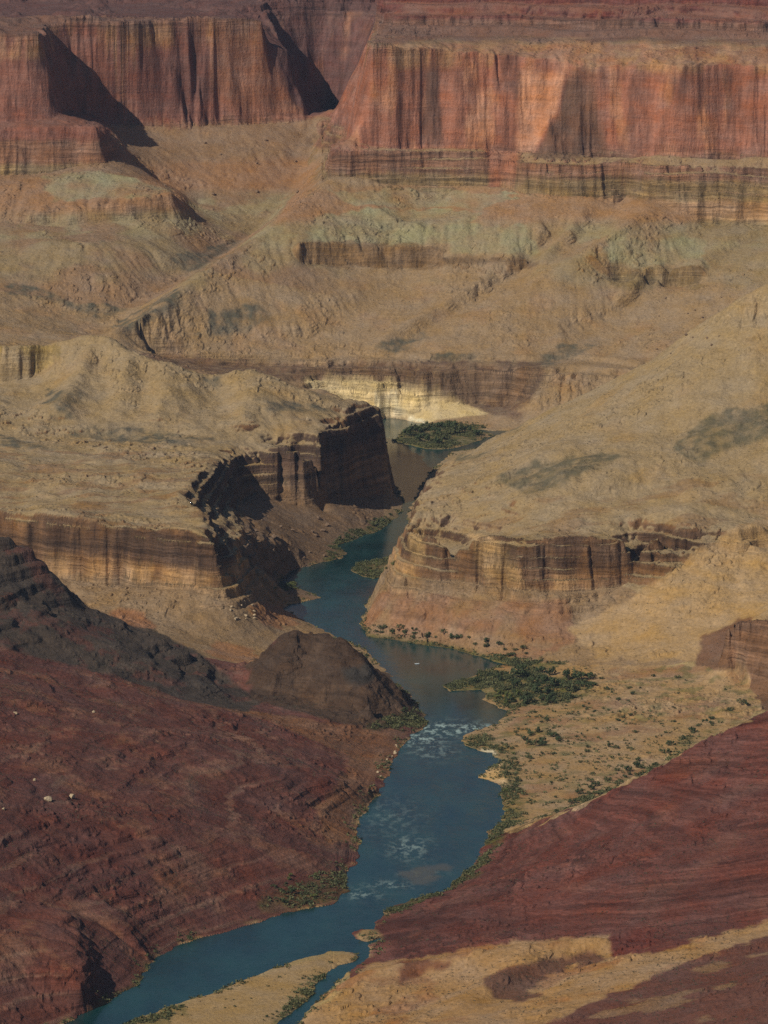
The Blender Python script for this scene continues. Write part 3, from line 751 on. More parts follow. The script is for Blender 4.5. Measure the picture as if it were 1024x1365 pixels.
# ------------------------------------------------------------------ landforms: cut the surface into the forms the eye names
FORMS = [  # name, label, category, material, polygon, near, far  (later ones win)
 ('hillside', 'long stony tan slope rising from the far river bend up to the tall red cliff', 'slope', M_TALUS, None, 9380, 99999),
 ('valley', 'dull brown side valley of rubble slopes under the two shaded cliffs at upper left', 'valley', M_TALUS, [(-400,150),(430,140),(440,240),(150,440),(160,470),(300,492),(150,480),(-400,480)], 9500, 99999),
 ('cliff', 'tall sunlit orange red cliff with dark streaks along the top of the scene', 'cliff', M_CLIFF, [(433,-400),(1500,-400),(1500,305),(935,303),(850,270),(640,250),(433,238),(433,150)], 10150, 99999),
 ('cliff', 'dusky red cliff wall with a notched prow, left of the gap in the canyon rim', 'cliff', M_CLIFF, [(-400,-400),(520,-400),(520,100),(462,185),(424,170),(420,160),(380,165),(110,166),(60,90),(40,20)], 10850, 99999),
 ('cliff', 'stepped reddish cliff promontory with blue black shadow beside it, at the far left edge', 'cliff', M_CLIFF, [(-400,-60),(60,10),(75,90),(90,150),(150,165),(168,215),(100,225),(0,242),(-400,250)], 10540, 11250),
 ('cliff', 'low dark river cliff with a pale cream foot at the far bend', 'cliff', M_CLIFF, [(150,465),(300,472),(450,484),(560,489),(720,486),(740,500),(700,590),(500,575),(400,515),(160,495)], 9580, 9860),
 ('hill', 'rounded tan hill with a pale yellow cap on the left plateau', 'hill', M_TALUS, [(-400,430),(40,440),(110,430),(200,465),(300,480),(420,515),(505,538),(440,562),(350,577),(250,588),(100,583),(-400,560)], 8480, 9500),
 ('plateau', 'flat tan rock plateau above the dark shaded cliffs left of the river', 'plateau', M_SAND, [(-400,556),(100,580),(250,584),(350,574),(440,560),(500,535),(520,560),(420,580),(345,606),(290,620),(250,660),(284,718),(100,697),(-400,690)], 7350, 8780),
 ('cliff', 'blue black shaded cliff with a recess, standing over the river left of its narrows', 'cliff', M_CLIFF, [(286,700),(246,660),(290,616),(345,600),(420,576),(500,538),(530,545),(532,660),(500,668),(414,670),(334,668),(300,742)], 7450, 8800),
 ('cliff', 'brown banded cliff below the left plateau, lit from the side', 'cliff', M_CLIFF, [(-400,686),(100,694),(284,714),(308,740),(308,772),(292,786),(190,790),(95,778),(-400,784)], 7280, 7660),
 ('rock_slope', 'dark boulder slope between the shaded recessed cliff and the green river shelf', 'slope', M_TALUS, [(300,742),(334,668),(414,670),(500,666),(545,655),(540,690),(460,735),(372,782),(340,790),(306,772)], 7560, 8760),
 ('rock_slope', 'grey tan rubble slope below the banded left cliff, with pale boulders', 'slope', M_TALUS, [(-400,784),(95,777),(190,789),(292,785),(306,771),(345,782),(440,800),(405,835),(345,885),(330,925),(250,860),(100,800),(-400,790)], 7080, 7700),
 ('hillside', 'smooth tan slope with darker olive patches on the right, above the streaked cliff', 'slope', M_TALUS, [(575,630),(640,575),(700,540),(780,475),(860,415),(940,385),(1500,300),(1500,665),(1024,664),(700,668),(590,665)], 7500, 8800),
 ('bench', 'broken tan rock shelf along the top of the streaked cliff on the right', 'plateau', M_SAND, [(540,692),(560,645),(590,655),(700,664),(1024,658),(1500,650),(1500,702),(905,708),(700,717),(600,708)], 7340, 8300),
 ('cliff', 'streaked cliff with brown top and pale cream foot, right of the river', 'cliff', M_CLIFF, [(536,690),(562,699),(600,705),(700,714),(860,711),(980,700),(1500,698),(1500,745),(1024,745),(880,765),(760,788),(650,782),(540,745)], 7330, 8500),
 ('rock_slope', 'reddish rubble slope with shrubs along its foot, under the streaked cliff', 'slope', M_TALUS, [(470,850),(500,780),(540,743),(650,781),(760,787),(860,770),(770,845),(760,872),(680,890),(560,866)], 7000, 8000),
 ('hillside', 'tan gravel fan spreading down to the river flat from the right cliff', 'slope', M_SAND, [(758,850),(850,795),(985,690),(1500,690),(1500,830),(990,826),(940,848),(930,876),(800,880)], 6850, 7520),
 ('cliff', 'small rust red cliff at the right edge beside the river flat', 'cliff', M_CLIFF, [(925,892),(940,846),(990,826),(1500,780),(1500,960),(1010,945),(995,900)], 6500, 7300),
 ('shore', 'broad sandy river flat dotted with green shrubs on the right bank', 'river flat', M_SAND, [(470,852),(560,864),(680,884),(930,888),(1000,898),(1012,945),(1000,968),(860,1048),(690,1112),(640,1112),(580,1000),(560,920)], 5950, 7250),
 ('hillside', 'wine red banded slope falling left to the river, lower right', 'slope', M_RED, [(480,1300),(500,1225),(560,1196),(640,1120),(700,1092),(820,1052),(900,1006),(1024,936),(1500,800),(1500,1235),(1024,1240),(820,1270)], 5300, 6420),
 ('hill', 'dark charcoal grey hill with ledges above the red hill, left', 'hill', M_CLIFF, [(-400,660),(0,700),(60,715),(110,800),(200,835),(265,870),(345,935),(330,950),(250,935),(150,900),(60,880),(0,862),(-400,840)], 6560, 7240),
 ('hill', 'dark brown cone shaped knoll at the bend of the river', 'hill', M_CLIFF, [(330,935),(335,880),(370,833),(400,823),(440,830),(480,858),(520,900),(580,966),(500,978),(420,958)], 6450, 7140),
 ('hillside', 'broad dark red hillside with thin ledges, left of the river', 'slope', M_RED, [(-400,840),(0,862),(60,880),(150,900),(250,935),(330,945),(420,958),(500,976),(585,968),(560,1000),(500,1130),(480,1200),(240,1270),(200,1320),(100,1400),(-400,1700)], 4300, 6760),
 ('sandbank', 'tan sandbar between the river and its narrow side channel, at the bottom', 'sandbar', M_SAND, [(100,1500),(130,1385),(165,1362),(300,1312),(400,1276),(445,1264),(482,1272),(470,1286),(430,1318),(412,1340),(370,1372),(350,1500)], 4300, 5420),
 ('hill', 'low tan hills with gullies painted brown for shade at the bottom edge, under the red slope', 'hill', M_SAND, [(350,1500),(372,1366),(430,1336),(480,1294),(500,1285),(600,1270),(700,1253),(812,1243),(816,1268),(900,1256),(1040,1220),(1040,1242),(900,1290),(760,1350),(700,1372),(690,1500)], 4300, 5560),
 ('hill', 'brown red stony hillside filling the bottom right corner', 'hill', M_RED, [(690,1600),(700,1372),(760,1350),(900,1291),(1040,1241),(1500,1100),(1500,1700)], 4300, 5500),
 ('shore', 'small green river island in front of the cream cliff foot at the far bend', 'island', M_SAND, ISLE_FAR, 9100, 9720),
 ('sandbank', 'green grassy bar in the river below the narrows', 'sandbar', M_SAND, ISLE_GREEN, 7700, 8300),
 ('sandbank', 'green grassy shelf with sandy edge at the foot of the dark boulder slope', 'shore', M_SAND, [(352,792),(372,770),(420,750),(452,738),(462,742),(440,752),(385,772),(435,797),(410,806),(375,808)], 7400, 8200),
]
fc_x = (jX[:-1, :-1] + PX[1:, 1:] * 0) ; fc_y = jY[:-1, :-1]
fd = MY[:-1, :-1]
FID = np.zeros(fd.shape, np.int16)
FID[fd <= 9380] = 7
for i, f in enumerate(FORMS):
    if f[4] is None:
        FID[(fd >= f[5]) & (fd < f[6])] = i; continue
    FID[inpoly(fc_x, fc_y, f[4]) & (fd >= f[5]) & (fd < f[6])] = i
# ground nothing above claimed joins the form next to it in plan
claimed = np.zeros(fd.shape, bool)
for i, f in enumerate(FORMS):
    if f[4] is not None: claimed |= (FID == i)
claimed |= fd > 9380
lab = np.where(claimed, FID, -1)
for _ in range(900):
    todo = lab < 0
    if not todo.any(): break
    for ax, sft in ((1, 1), (1, -1), (0, 1), (0, -1)):
        nb = np.roll(lab, sft, ax)
        lab = np.where((lab < 0) & (nb >= 0), nb, lab)
FID = np.where(lab < 0, 0, lab)
FORMS_FIX = None

def tag(o, label=None, cat=None, group=None, kind=None):
    if label: o['label'] = label
    if cat: o['category'] = cat
    if group: o['group'] = group
    if kind: o['kind'] = kind
    return o

idx = np.arange(NR * NC, dtype=np.int64).reshape(NR, NC)
quads = np.stack([idx[:-1, :-1], idx[:-1, 1:], idx[1:, 1:], idx[1:, :-1]], -1)
VX = np.stack([MX, MY, MZ], -1).reshape(-1, 3).astype(np.float32)
AC = np.concatenate([A, np.ones(sh + (1,), np.float32)], -1).reshape(-1, 4)
BD = BED.reshape(-1); LAY = (MZ - DIP).astype(np.float32).reshape(-1)
def grid_object(name, mask, mat, V, attrs):
    q = quads[mask]
    if len(q) == 0: return None
    used, inv = np.unique(q.reshape(-1), return_inverse=True)
    me = bpy.data.meshes.new(name)
    me.vertices.add(len(used)); me.vertices.foreach_set('co', V[used].reshape(-1))
    me.loops.add(len(inv)); me.loops.foreach_set('vertex_index', inv.astype(np.int32))
    me.polygons.add(len(q)); me.polygons.foreach_set('loop_start', np.arange(0, len(inv), 4, dtype=np.int32))
    me.update(calc_edges=True)
    me.polygons.foreach_set('use_smooth', np.ones(len(q), bool))
    for an, typ, data in attrs:
        at = me.attributes.new(an, typ, 'POINT')
        at.data.foreach_set('color' if typ == 'FLOAT_COLOR' else 'value', np.ascontiguousarray(data[used]).reshape(-1))
    me.materials.append(mat)
    o = bpy.data.objects.new(name, me); COL.objects.link(o)
    return o
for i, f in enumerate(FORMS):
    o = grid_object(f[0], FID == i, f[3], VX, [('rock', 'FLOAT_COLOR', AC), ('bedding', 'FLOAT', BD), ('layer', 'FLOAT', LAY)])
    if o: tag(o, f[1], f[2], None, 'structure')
print('terrain', round(time.time() - T0, 1), NR * NC)

# ------------------------------------------------------------------ river
wetd = dil(WETM, 5)
W = VX.copy(); W[:, 2] = 0.0
FOAM = np.zeros(sh, np.float32); CALM = np.zeros(sh, np.float32)
PX0m, PY0m = project(MX, MY, 0.0)
for (x, y, rx, ry, s) in ((590,972,58,9,1),(632,970,30,6,1),(560,985,30,12,.9),(575,1000,30,12,.5),(545,1130,26,16,.55),(480,1192,28,7,.5),(520,1180,30,6,.5),(560,1165,26,7,.4),(520,1090,40,24,.25)):
    FOAM = np.maximum(FOAM, s * np.exp(-((PX0m - x) / rx) ** 2 - ((PY0m - y) / ry) ** 2))
for (x, y, rx, ry) in ((620,915,70,50),(500,715,60,40),(560,600,60,40)):
    CALM = np.maximum(CALM, np.exp(-((PX0m - x) / rx) ** 4 - ((PY0m - y) / ry) ** 4))
SHOAL = region(ISLE_ROCK, 5000, 6000, True, 6) * .8
ro = grid_object('river', wetd[:-1, :-1], M_WATER, W, [('foam', 'FLOAT', FOAM.reshape(-1)), ('calm', 'FLOAT', CALM.reshape(-1)), ('shoal', 'FLOAT', SHOAL.reshape(-1))])
tag(ro, 'teal river winding through the canyon from the far bend to the bottom', 'river', None, 'structure')


# ------------------------------------------------------------------ things that stand on the land
def mesh_from(name, V, Fc, mats, mi=None, smooth=False):
    me = bpy.data.meshes.new(name); me.from_pydata([tuple(v) for v in V], [], Fc)
    for m in mats: me.materials.append(m)
    if mi: me.polygons.foreach_set('material_index', mi)
    if smooth: me.polygons.foreach_set('use_smooth', [True] * len(me.polygons))
    me.update(); return me
def leaf_material(name, c0, c1):
    m, nt, b = new_mat(name); g = G(nt)
    oi = g.n('ShaderNodeObjectInfo'); geo = g.n('ShaderNodeNewGeometry')
    n = g.noise(geo.outputs['Position'], (.5, .5, .5), 3, .6)
    mx = g.n('ShaderNodeMix', data_type='RGBA'); g.l(g.math('MULTIPLY_ADD', oi.outputs['Random'], .5, g.ramp(n, .3, .7, 0, .5)), mx.inputs[0])
    mx.inputs[6].default_value = tuple(c0) + (1,); mx.inputs[7].default_value = tuple(c1) + (1,)
    g.l(mx.outputs[2], b.inputs['Base Color']); b.inputs['Roughness'].default_value = .8; b.inputs['Specular IOR Level'].default_value = .15
    return m
M_DARKLEAF = leaf_material('dark_green_leaves', (.040, .058, .026), (.078, .098, .042))
M_OLIVE = leaf_material('olive_leaves', (.070, .080, .035), (.120, .125, .055))
M_LIME = leaf_material('yellow_green_leaves', (.085, .110, .030), (.150, .160, .050))
M_WOOD = leaf_material('grey_brown_stems', (.09, .07, .05), (.13, .10, .075))
def shrub_mesh(name, seed, leafmat, wide=1.0, tall=.6):
    """a many-stemmed riverside shrub about 1 m across: stems from one foot, leaf sprays in loose lobes"""
    r = random.Random(seed); V = []; Fc = []; mi = []
    lobes = []
    for k in range(8):
        a = r.random() * 6.283; q = .12 + .28 * r.random()
        lobes.append((q * math.cos(a) * wide, q * math.sin(a) * wide, tall * (.32 + .45 * r.random() * (1.25 - q * 1.6)), .11 + .11 * r.random()))
    for (lx, ly, lz, lr) in lobes:
        b = len(V); w = .018
        V += [(-w, -w, -.06), (w, -w, -.06), (0, w, -.06), (lx, ly, lz)]
        Fc += [(b, b + 1, b + 3), (b + 1, b + 2, b + 3), (b + 2, b, b + 3)]; mi += [1] * 3
        for j in range(26):
            d = Vector((r.gauss(0, 1), r.gauss(0, 1), r.gauss(0, .8))).normalized()
            p = Vector((lx, ly, lz)) + d * lr * (.55 + .5 * r.random())
            if p.z < .02: p.z = .02 + .05 * r.random()
            t = d.orthogonal().normalized(); t.rotate(__import__('mathutils').Quaternion(d, r.random() * 6.28))
            u = d.cross(t); s1 = .045 + .04 * r.random(); s2 = s1 * (.5 + .4 * r.random())
            up = d * .02
            b = len(V)
            V += [p - t * s1, p - u * s2 + up, p + t * s1, p + u * s2 + up]
            Fc.append((b, b + 1, b + 2, b + 3)); mi.append(0)
    return mesh_from(name, V, Fc, [leafmat, M_WOOD], mi)
SHRUBS = {k: [shrub_mesh('shrub', 10 * i + j, m, w_, t_) for j in range(4)] for i, (k, m, w_, t_) in enumerate((('dark', M_DARKLEAF, 1.0, .62), ('olive', M_OLIVE, 1.1, .5), ('lime', M_LIME, 1.0, .55)))}
WORD = {'dark': 'dark green', 'olive': 'dull olive', 'lime': 'yellow green'}
def in_poly_pt(x, y, poly): return bool(inpoly(np.array([x]), np.array([y]), poly)[0])
def place_shrubs(n, poly, lo, hi, kinds, where, group, gap, seed):
    r = random.Random(seed); xs = [p[0] for p in poly]; ys = [p[1] for p in poly]; put = []; tries = 0
    while len(put) < n and tries < n * 60:
        tries += 1
        px = r.uniform(min(xs), max(xs)); py = r.uniform(min(ys), max(ys))
        if not in_poly_pt(px, py, poly): continue
        if any(abs(px - a) < gap and abs(py - b) < gap * .5 for a, b in put): continue
        c, q = hit(px, py)
        if WETM[max(q - 1, 0):q + 2, c - 1:c + 2].any() or MZ[q, c] < .4: continue
        put.append((px, py))
        k = r.choice(kinds); s_ = lo + (hi - lo) * r.random() ** 1.6
        o = bpy.data.objects.new('shrub', r.choice(SHRUBS[k])); COL.objects.link(o)
        o.location = (float(MX[q, c]), float(MY[q, c]), float(MZ[q, c]) - .02 * s_)
        o.rotation_euler = (0, 0, r.random() * 6.283); o.scale = (s_, s_, s_ * (.8 + .4 * r.random()))
        tag(o, WORD[k] + ' ' + where, 'shrub', group)
place_shrubs(30, [(680,895),(770,895),(800,910),(770,935),(690,945),(660,925)], 16, 30, ['dark', 'dark', 'dark', 'olive'], 'shrub in the dense thicket on the right bank, beside the calm pool', 'shrubs of the thicket by the pool', 6, 1)
place_shrubs(16, [(640,900),(690,895),(690,925),(640,918),(610,915)], 10, 18, ['dark', 'olive'], 'shrub on the pointed spit above the calm pool', 'shrubs on the spit', 7, 2)
place_shrubs(7, [(655,922),(690,922),(700,938),(665,940)], 12, 18, ['lime'], 'shrub at the water edge of the thicket', 'yellow green shrubs at the pool edge', 7, 3)
place_shrubs(26, [(500,846),(560,852),(640,868),(680,882),(720,880),(715,868),(640,855),(580,842),(500,836)], 8, 17, ['dark', 'dark', 'olive'], 'shrub along the foot of the reddish rubble slope, above the pool', 'shrubs at the foot of the rubble slope', 8, 4)
place_shrubs(64, [(690,945),(760,905),(830,895),(925,900),(990,915),(930,985),(850,1030),(740,1070),(690,1060),(680,1000)], 5, 11, ['dark', 'olive', 'olive', 'dark'], 'shrub scattered over the open sandy river flat', 'shrubs scattered on the river flat', 6, 5)
place_shrubs(9, [(690,968),(735,975),(750,990),(700,1000)], 12, 20, ['dark'], 'larger shrub near the rapids on the sandy flat', 'larger shrubs near the rapids', 8, 6)
place_shrubs(30, [(695,1104),(760,1078),(850,1040),(920,985),(1000,940),(1004,932),(920,972),(850,1022),(760,1064)], 8, 17, ['dark', 'olive'], 'shrub in the wash along the edge of the wine red slope', 'shrubs in the wash by the red slope', 6, 7)
place_shrubs(14, [(670,990),(700,1000),(690,1060),(690,1100),(672,1098)], 7, 13, ['olive', 'dark', 'lime'], 'shrub on the right bank behind the pale sand spit', 'shrubs behind the pale sand spit', 8, 8)
place_shrubs(16, [(530,584),(570,570),(600,570),(650,578),(620,590),(580,598)], 18, 36, ['dark', 'dark', 'olive'], 'shrub on the small island at the far bend', 'shrubs on the far island', 7, 9)
place_shrubs(16, [(345,1195),(385,1168),(440,1160),(462,1180),(440,1200),(380,1212)], 5, 12, ['dark', 'olive', 'lime'], 'shrub on the sandy left bank below the red hillside', 'shrubs on the left bank', 7, 10)
place_shrubs(13, [(488,972),(510,958),(550,942),(566,962),(530,970)], 5, 10, ['dark', 'olive'], 'shrub on the tip below the brown knoll', 'shrubs below the knoll', 6, 11)
place_shrubs(16, [(375,780),(400,762),(440,748),(462,735),(450,742),(430,760),(400,790),(360,788)], 9, 17, ['olive', 'dark', 'lime'], 'shrub on the green shelf under the dark boulder slope', 'shrubs on the green shelf', 6, 12)
place_shrubs(12, [(440,725),(470,708),(525,680),(530,690),(480,716)], 6, 12, ['olive', 'dark'], 'shrub on the left shore at the narrows', 'shrubs at the narrows', 6, 13)
place_shrubs(10, [(480,762),(500,748),(530,745),(525,758),(500,768)], 6, 11, ['olive', 'lime'], 'shrub on the grassy bar below the narrows', 'shrubs on the grassy bar', 6, 14)
place_shrubs(12, [(340,1364),(400,1335),(430,1305),(470,1280),(455,1290),(420,1318),(395,1350)], 2.5, 5.5, ['olive', 'dark'], 'shrub along the narrow side channel of the bottom sandbar', 'shrubs on the side channel', 5, 15)
place_shrubs(8, [(230,1350),(300,1325),(380,1300),(400,1310),(330,1350)], 2.5, 4.5, ['olive'], 'low shrub in the middle of the bottom sandbar', 'low shrubs on the bottom sandbar', 8, 16)
place_shrubs(10, [(510,1222),(560,1196),(620,1172),(628,1166),(570,1204),(520,1228)], 3, 6, ['lime', 'olive'], 'shrub on the thin bank under the wine red slope', 'shrubs under the red slope', 7, 17)
place_shrubs(4, [(650,1110),(672,1098),(690,1098),(665,1115)], 5, 9, ['lime', 'dark'], 'shrub where the sandy flat meets the wine red slope at the river', 'shrubs at the corner of the red slope', 6, 18)
place_shrubs(8, [(556,632),(572,622),(574,632),(552,650)], 8, 13, ['dark', 'olive'], 'shrub on the bank in the shade of the narrows', 'shrubs in the shade of the narrows', 4, 19)

def tufts(name, n, weight, lo, hi, quads_, mat, label, seed, squash=.7):
    r = np.random.default_rng(seed)
    w = weight[:-1, :-1] * (np.diff(rows)[:, None] * (np.diff(MX, axis=1)[:-1]))
    w = np.where(WETM[:-1, :-1] | (MZ[:-1, :-1] < .44), 0, np.maximum(w, 0)).astype(np.float64)
    c = np.cumsum(w.reshape(-1)); k = np.searchsorted(c, r.random(n) * c[-1])
    rr_, cc_ = np.unravel_index(np.minimum(k, c.size - 1), w.shape)
    u, v = r.random(n), r.random(n)
    def lerp(A_): return (A_[rr_, cc_] * (1 - u) + A_[rr_, cc_ + 1] * u) * (1 - v) + (A_[rr_ + 1, cc_] * (1 - u) + A_[rr_ + 1, cc_ + 1] * u) * v
    base = np.stack([lerp(MX), lerp(MY), lerp(MZ)], -1)
    size = lo + (hi - lo) * r.random(n) ** 2
    B = np.repeat(base, quads_, 0); S = np.repeat(size, quads_)
    m = len(B)
    off = r.normal(0, .26, (m, 3)) * S[:, None]; off[:, 2] = np.abs(off[:, 2]) * squash + .12 * S
    cen = B + off
    t = r.normal(0, 1, (m, 3)); t /= np.linalg.norm(t, axis=1)[:, None]
    q = r.normal(0, 1, (m, 3)); q -= t * (q * t).sum(1)[:, None]; q /= np.linalg.norm(q, axis=1)[:, None]
    a = (S * (.16 + .14 * r.random(m)))[:, None]; b = (S * (.12 + .12 * r.random(m)))[:, None]
    V = np.stack([cen - t * a, cen - q * b, cen + t * a, cen + q * b], 1).reshape(-1, 3)
    me = bpy.data.meshes.new(name)
    me.vertices.add(len(V)); me.vertices.foreach_set('co', V.astype(np.float32).reshape(-1))
    me.loops.add(m * 4); me.loops.foreach_set('vertex_index', np.arange(m * 4, dtype=np.int32))
    me.polygons.add(m); me.polygons.foreach_set('loop_start', np.arange(0, m * 4, 4, dtype=np.int32))
    me.update(calc_edges=True); me.materials.append(mat)
    o = bpy.data.objects.new(name, me); COL.objects.link(o); tag(o, label, None, None, 'stuff')
def plant_material(name, c0, c1, s_):
    m, nt, b = new_mat(name); g = G(nt); geo = g.n('ShaderNodeNewGeometry')
    n = g.noise(geo.outputs['Position'], (s_, s_, s_), 4, .7)
    mx = g.n('ShaderNodeMix', data_type='RGBA'); g.l(g.ramp(n, .35, .65), mx.inputs[0])
    mx.inputs[6].default_value = tuple(c0) + (1,); mx.inputs[7].default_value = tuple(c1) + (1,)
    g.l(mx.outputs[2], b.inputs['Base Color']); b.inputs['Roughness'].default_value = .85; b.inputs['Specular IOR Level'].default_value = .1
    return m
flatw = fl * lowk * (MZ < 30) * sstep(-.25, .45, fbm(MX, MY, 34, 3, 95)) * .10
bankw = (1 - sstep(6, 26, dw)) * lowk * sstep(-.1, .5, NE + NB) * .35 * (MY < 9500)
tufts('undergrowth', 15000, GREEN * sstep(-.55, .25, NE + NB) * 1.0 + flatw + bankw, 2.2, 6.5, 9, plant_material('brush_leaves', (.058, .068, .030), (.150, .150, .068), .06), 'low green brush in ragged strips along both banks and over the flat', 31)
dryw = (1 - STEEP) * np.where(MZ > 6, 1.0, .3) * sstep(-.5, .5, fbm(MX, MY, 120, 4, 96)) * (MY < 11400) * (PX > -30) * (PX < 1054) * np.where(MY < 7000, 2.6, 1.0)
tufts('scrub', 64000, dryw, 1.0, 3.0, 5, plant_material('dry_scrub', (.060, .058, .038), (.120, .105, .068), .03), 'sparse dry desert scrub speckling the canyon slopes', 32, .5)
def rock_paint(name, c0, c1):
    m, nt, b = new_mat(name); g = G(nt); geo = g.n('ShaderNodeNewGeometry')
    n = g.noise(geo.outputs['Position'], (.5, .5, .9), 6, .65)
    mx = g.n('ShaderNodeMix', data_type='RGBA'); g.l(g.ramp(n, .3, .7), mx.inputs[0])
    mx.inputs[6].default_value = tuple(c0) + (1,); mx.inputs[7].default_value = tuple(c1) + (1,)
    g.l(mx.outputs[2], b.inputs['Base Color']); b.inputs['Roughness'].default_value = .95; b.inputs['Specular IOR Level'].default_value = .1
    bp = g.n('ShaderNodeBump'); bp.inputs['Distance'].default_value = .5; g.l(n, bp.inputs['Height']); g.l(bp.outputs[0], b.inputs['Normal'])
    return m
M_PALE = rock_paint('pale_sandstone', (.36, .27, .17), (.52, .41, .27)); M_BROWN = rock_paint('brown_sandstone', (.15, .10, .07), (.25, .17, .11))
import bmesh
def boulder_mesh(seed, mat):
    r = random.Random(seed); bm = bmesh.new(); bmesh.ops.create_icosphere(bm, subdivisions=3, radius=.5)
    planes = [(Vector((r.gauss(0, 1), r.gauss(0, 1), r.gauss(0, 1))).normalized(), .26 + .16 * r.random()) for _ in range(11)]
    for v in bm.verts:
        for n, d in planes:
            k = v.co.dot(n)
            if k > d: v.co -= n * (k - d)
        v.co *= 1 + .03 * r.gauss(0, 1)
        v.co.z *= .8
    me = bpy.data.meshes.new('boulder'); bm.to_mesh(me); bm.free(); me.materials.append(mat); return me
BP = [boulder_mesh(k, M_PALE) for k in range(4)]; BB = [boulder_mesh(k + 9, M_BROWN) for k in range(4)]
def boulder(px, py, size, mats, label, group=None, seed=0):
    r = random.Random(seed + int(px * 7 + py)); c, q = hit(px, py)
    if MZ[q, c] < .4: return
    o = bpy.data.objects.new('boulder', r.choice(mats)); COL.objects.link(o)
    o.location = (float(MX[q, c]), float(MY[q, c]), float(MZ[q, c]) + .18 * size); o.rotation_euler = (r.random() * .4, r.random() * .4, r.random() * 6.28)
    o.scale = (size * (1 + .3 * r.random()), size, size * (.8 + .2 * r.random()))
    tag(o, label, 'boulder', group)
boulder(95, 1064, 10, BP, 'larger pale tan boulder, right one of the pair on the red hillside')
boulder(63, 1068, 11, BP, 'pale tan boulder, left one of the pair on the red hillside')
boulder(46, 1041, 6, BP, 'small pale boulder uphill of the pair on the red hillside')
boulder(125, 950, 5, BP, 'small pale boulder high on the red hillside under the grey hill')
boulder(20, 952, 6, BP, 'pale boulder near the left edge, high on the red hillside')
boulder(410, 560, 9, BP, 'lone pale boulder on the plateau above the shaded cliff')
boulder(5, 1080, 5, BP, 'pale boulder at the very left edge of the red hillside')
rr = random.Random(5)
for k in range(16): boulder(rr.uniform(306, 340), rr.uniform(802, 828), rr.uniform(3, 6.5), BP, 'pale boulder in the heap on the rubble slope left of the river', 'pale boulders in the rubble slope heap', k)
for k in range(22): boulder(rr.uniform(330, 440), rr.uniform(690, 745), rr.uniform(5, 12), BB, 'brown boulder strewn on the dark slope below the shaded cliff', 'boulders on the dark slope', k)
for k in range(9): boulder(rr.uniform(190, 400), rr.uniform(180, 260), rr.uniform(6, 12), BB, 'fallen brown block on the rubble fan under the notched cliff prow', 'fallen blocks on the far rubble fan', k)
for k in range(12):
    t = rr.random(); boulder(480 + 50 * t + rr.uniform(-6, 6), 1075 - 85 * t + rr.uniform(-6, 6), rr.uniform(3, 6), BB + BP, 'rock on the left shore just below the rapids', 'rocks on the left shore', k)
for k in range(14): boulder(rr.uniform(860, 1000), rr.uniform(395, 480), rr.uniform(4, 8), BB, 'small brown rock high on the smooth right slope', 'rocks on the right slope', k)

# the pale raft on the pool
def tube_ring(bm, pts, rad, n=8, closed=True):
    rings = []
    m = len(pts)
    for i, p in enumerate(pts):
        a = pts[(i - 1) % m] if closed or i else p; b = pts[(i + 1) % m] if closed or i < m - 1 else p
        t = (Vector(b) - Vector(a)).normalized(); sd_ = t.cross(Vector((0, 0, 1))).normalized()
        rings.append([bm.verts.new(Vector(p) + sd_ * rad * math.cos(6.283 * k / n) + Vector((0, 0, 1)) * rad * math.sin(6.283 * k / n)) for k in range(n)])
    for i in range(m if closed else m - 1):
        for k in range(n): bm.faces.new((rings[i][k], rings[i][(k + 1) % n], rings[(i + 1) % m][(k + 1) % n], rings[(i + 1) % m][k]))
M_HULL = rock_paint('pale_raft_rubber', (.55, .62, .66), (.66, .72, .75)); M_DECK = rock_paint('grey_raft_deck', (.2, .22, .24), (.28, .3, .32))
root = bpy.data.objects.new('raft', None); COL.objects.link(root)
x, y, _ = P(556, 885, .05); root.location = (x, y, .05); root.rotation_euler = (0, 0, .25)
tag(root, 'tiny pale raft afloat on the calm pool below the brown knoll', 'raft')
def rpart(name, bm, m):
    me = bpy.data.meshes.new(name); bmesh.ops.recalc_face_normals(bm, faces=bm.faces); bm.to_mesh(me); bm.free(); me.materials.append(m)
    o = bpy.data.objects.new(name, me); COL.objects.link(o); o.parent = root
bm = bmesh.new(); tube_ring(bm, [(3.4 * math.copysign(abs(math.cos(a)) ** .7, math.cos(a)), 1.25 * math.copysign(abs(math.sin(a)) ** .7, math.sin(a)), .35 + .35 * max(0, abs(math.cos(a)) - .7) / .3) for a in [6.283 * k / 28 for k in range(28)]], .36); rpart('side_tube', bm, M_HULL)
bm = bmesh.new(); bmesh.ops.create_cube(bm, size=1); bmesh.ops.scale(bm, vec=(5.4, 1.9, .16), verts=bm.verts); bmesh.ops.translate(bm, vec=(0, 0, .2), verts=bm.verts); bmesh.ops.bevel(bm, geom=bm.edges[:], offset=.05, segments=2, affect='EDGES'); rpart('deck', bm, M_DECK)
for q in (-1.5, 0.2, 1.8):
    bm = bmesh.new(); tube_ring(bm, [(q, -1.1, .5), (q, 0, .56), (q, 1.1, .5)], .24, closed=False); rpart('cross_tube', bm, M_HULL)

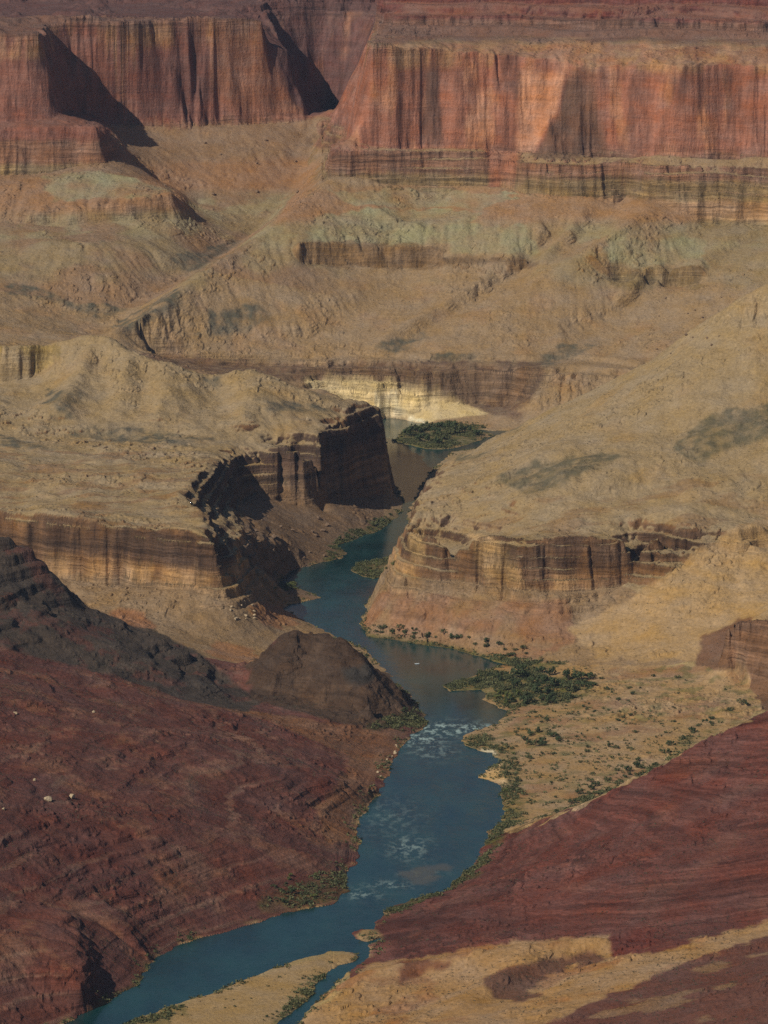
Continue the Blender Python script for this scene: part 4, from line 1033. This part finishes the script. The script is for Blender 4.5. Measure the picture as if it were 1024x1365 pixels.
# ------------------------------------------------------------------ air
me = bpy.data.meshes.new('haze')
hx, hy0, hy1, hz0, hz1 = 3400.0, -150.0, 12800.0, -4.0, 1620.0
me.from_pydata([(x, y, z) for z in (hz0, hz1) for x, y in ((-hx, hy0), (hx, hy0), (hx, hy1), (-hx, hy1))], [],
               [(0, 3, 2, 1), (4, 5, 6, 7), (0, 1, 5, 4), (1, 2, 6, 5), (2, 3, 7, 6), (3, 0, 4, 7)])
hm = bpy.data.materials.new('thin_blue_air'); hm.use_nodes = True
hn = hm.node_tree; hn.nodes.clear()
ho = hn.nodes.new('ShaderNodeOutputMaterial'); hv = hn.nodes.new('ShaderNodeVolumePrincipled')
hv.inputs['Color'].default_value = (.50, .68, 1.0, 1); hv.inputs['Density'].default_value = .62e-5; hv.inputs['Anisotropy'].default_value = 0
hn.links.new(hv.outputs[0], ho.inputs['Volume'])
me.materials.append(hm)
o = bpy.data.objects.new('haze', me); COL.objects.link(o); o['kind'] = 'stuff'; o['label'] = 'thin bluish haze filling the canyon air'

# ------------------------------------------------------------------ camera, light
cam = bpy.data.cameras.new('camera'); co = bpy.data.objects.new('camera', cam); COL.objects.link(co)
co.location = (0, 0, H); co.rotation_euler = (math.pi / 2 - PITCH, 0, 0)
cam.sensor_fit = 'HORIZONTAL'; cam.sensor_width = 36; cam.lens = F / 1024 * 36
cam.clip_start = 1; cam.clip_end = 60000
scn.camera = co
SUN_EL = math.radians(38); SUN_AZ = math.radians(-133)      # clockwise from +Y
w = bpy.data.worlds.new('World'); scn.world = w; w.use_nodes = True
nt = w.node_tree
sky = nt.nodes.new('ShaderNodeTexSky'); sky.sky_type = 'NISHITA'; sky.sun_disc = False
sky.sun_elevation = SUN_EL; sky.sun_rotation = SUN_AZ % (2 * math.pi); sky.altitude = 1500
nt.links.new(sky.outputs[0], nt.nodes['Background'].inputs[0]); nt.nodes['Background'].inputs[1].default_value = .05
sl_ = bpy.data.lights.new('sun', 'SUN'); sl_.energy = 3.9; sl_.angle = math.radians(.5); sl_.color = (1, .92, .78)
so = bpy.data.objects.new('sun', sl_); COL.objects.link(so)
sd = (math.sin(SUN_AZ) * math.cos(SUN_EL), math.cos(SUN_AZ) * math.cos(SUN_EL), math.sin(SUN_EL))
from mathutils import Vector
so.rotation_euler = Vector(sd).to_track_quat('Z', 'Y').to_euler(); so.location = (0, 6000, 3000)
scn.view_settings.view_transform = 'Standard'; scn.view_settings.look = 'None'
scn.view_settings.exposure = -.10; scn.view_settings.gamma = 1
scn.cycles.use_denoising = False
scn.cycles.sample_clamp_indirect = 2.0; scn.cycles.max_bounces = 4; scn.cycles.diffuse_bounces = 2; scn.cycles.glossy_bounces = 2; scn.cycles.volume_bounces = 0
scn.cycles.transparent_max_bounces = 4
print('done', round(time.time() - T0, 1))
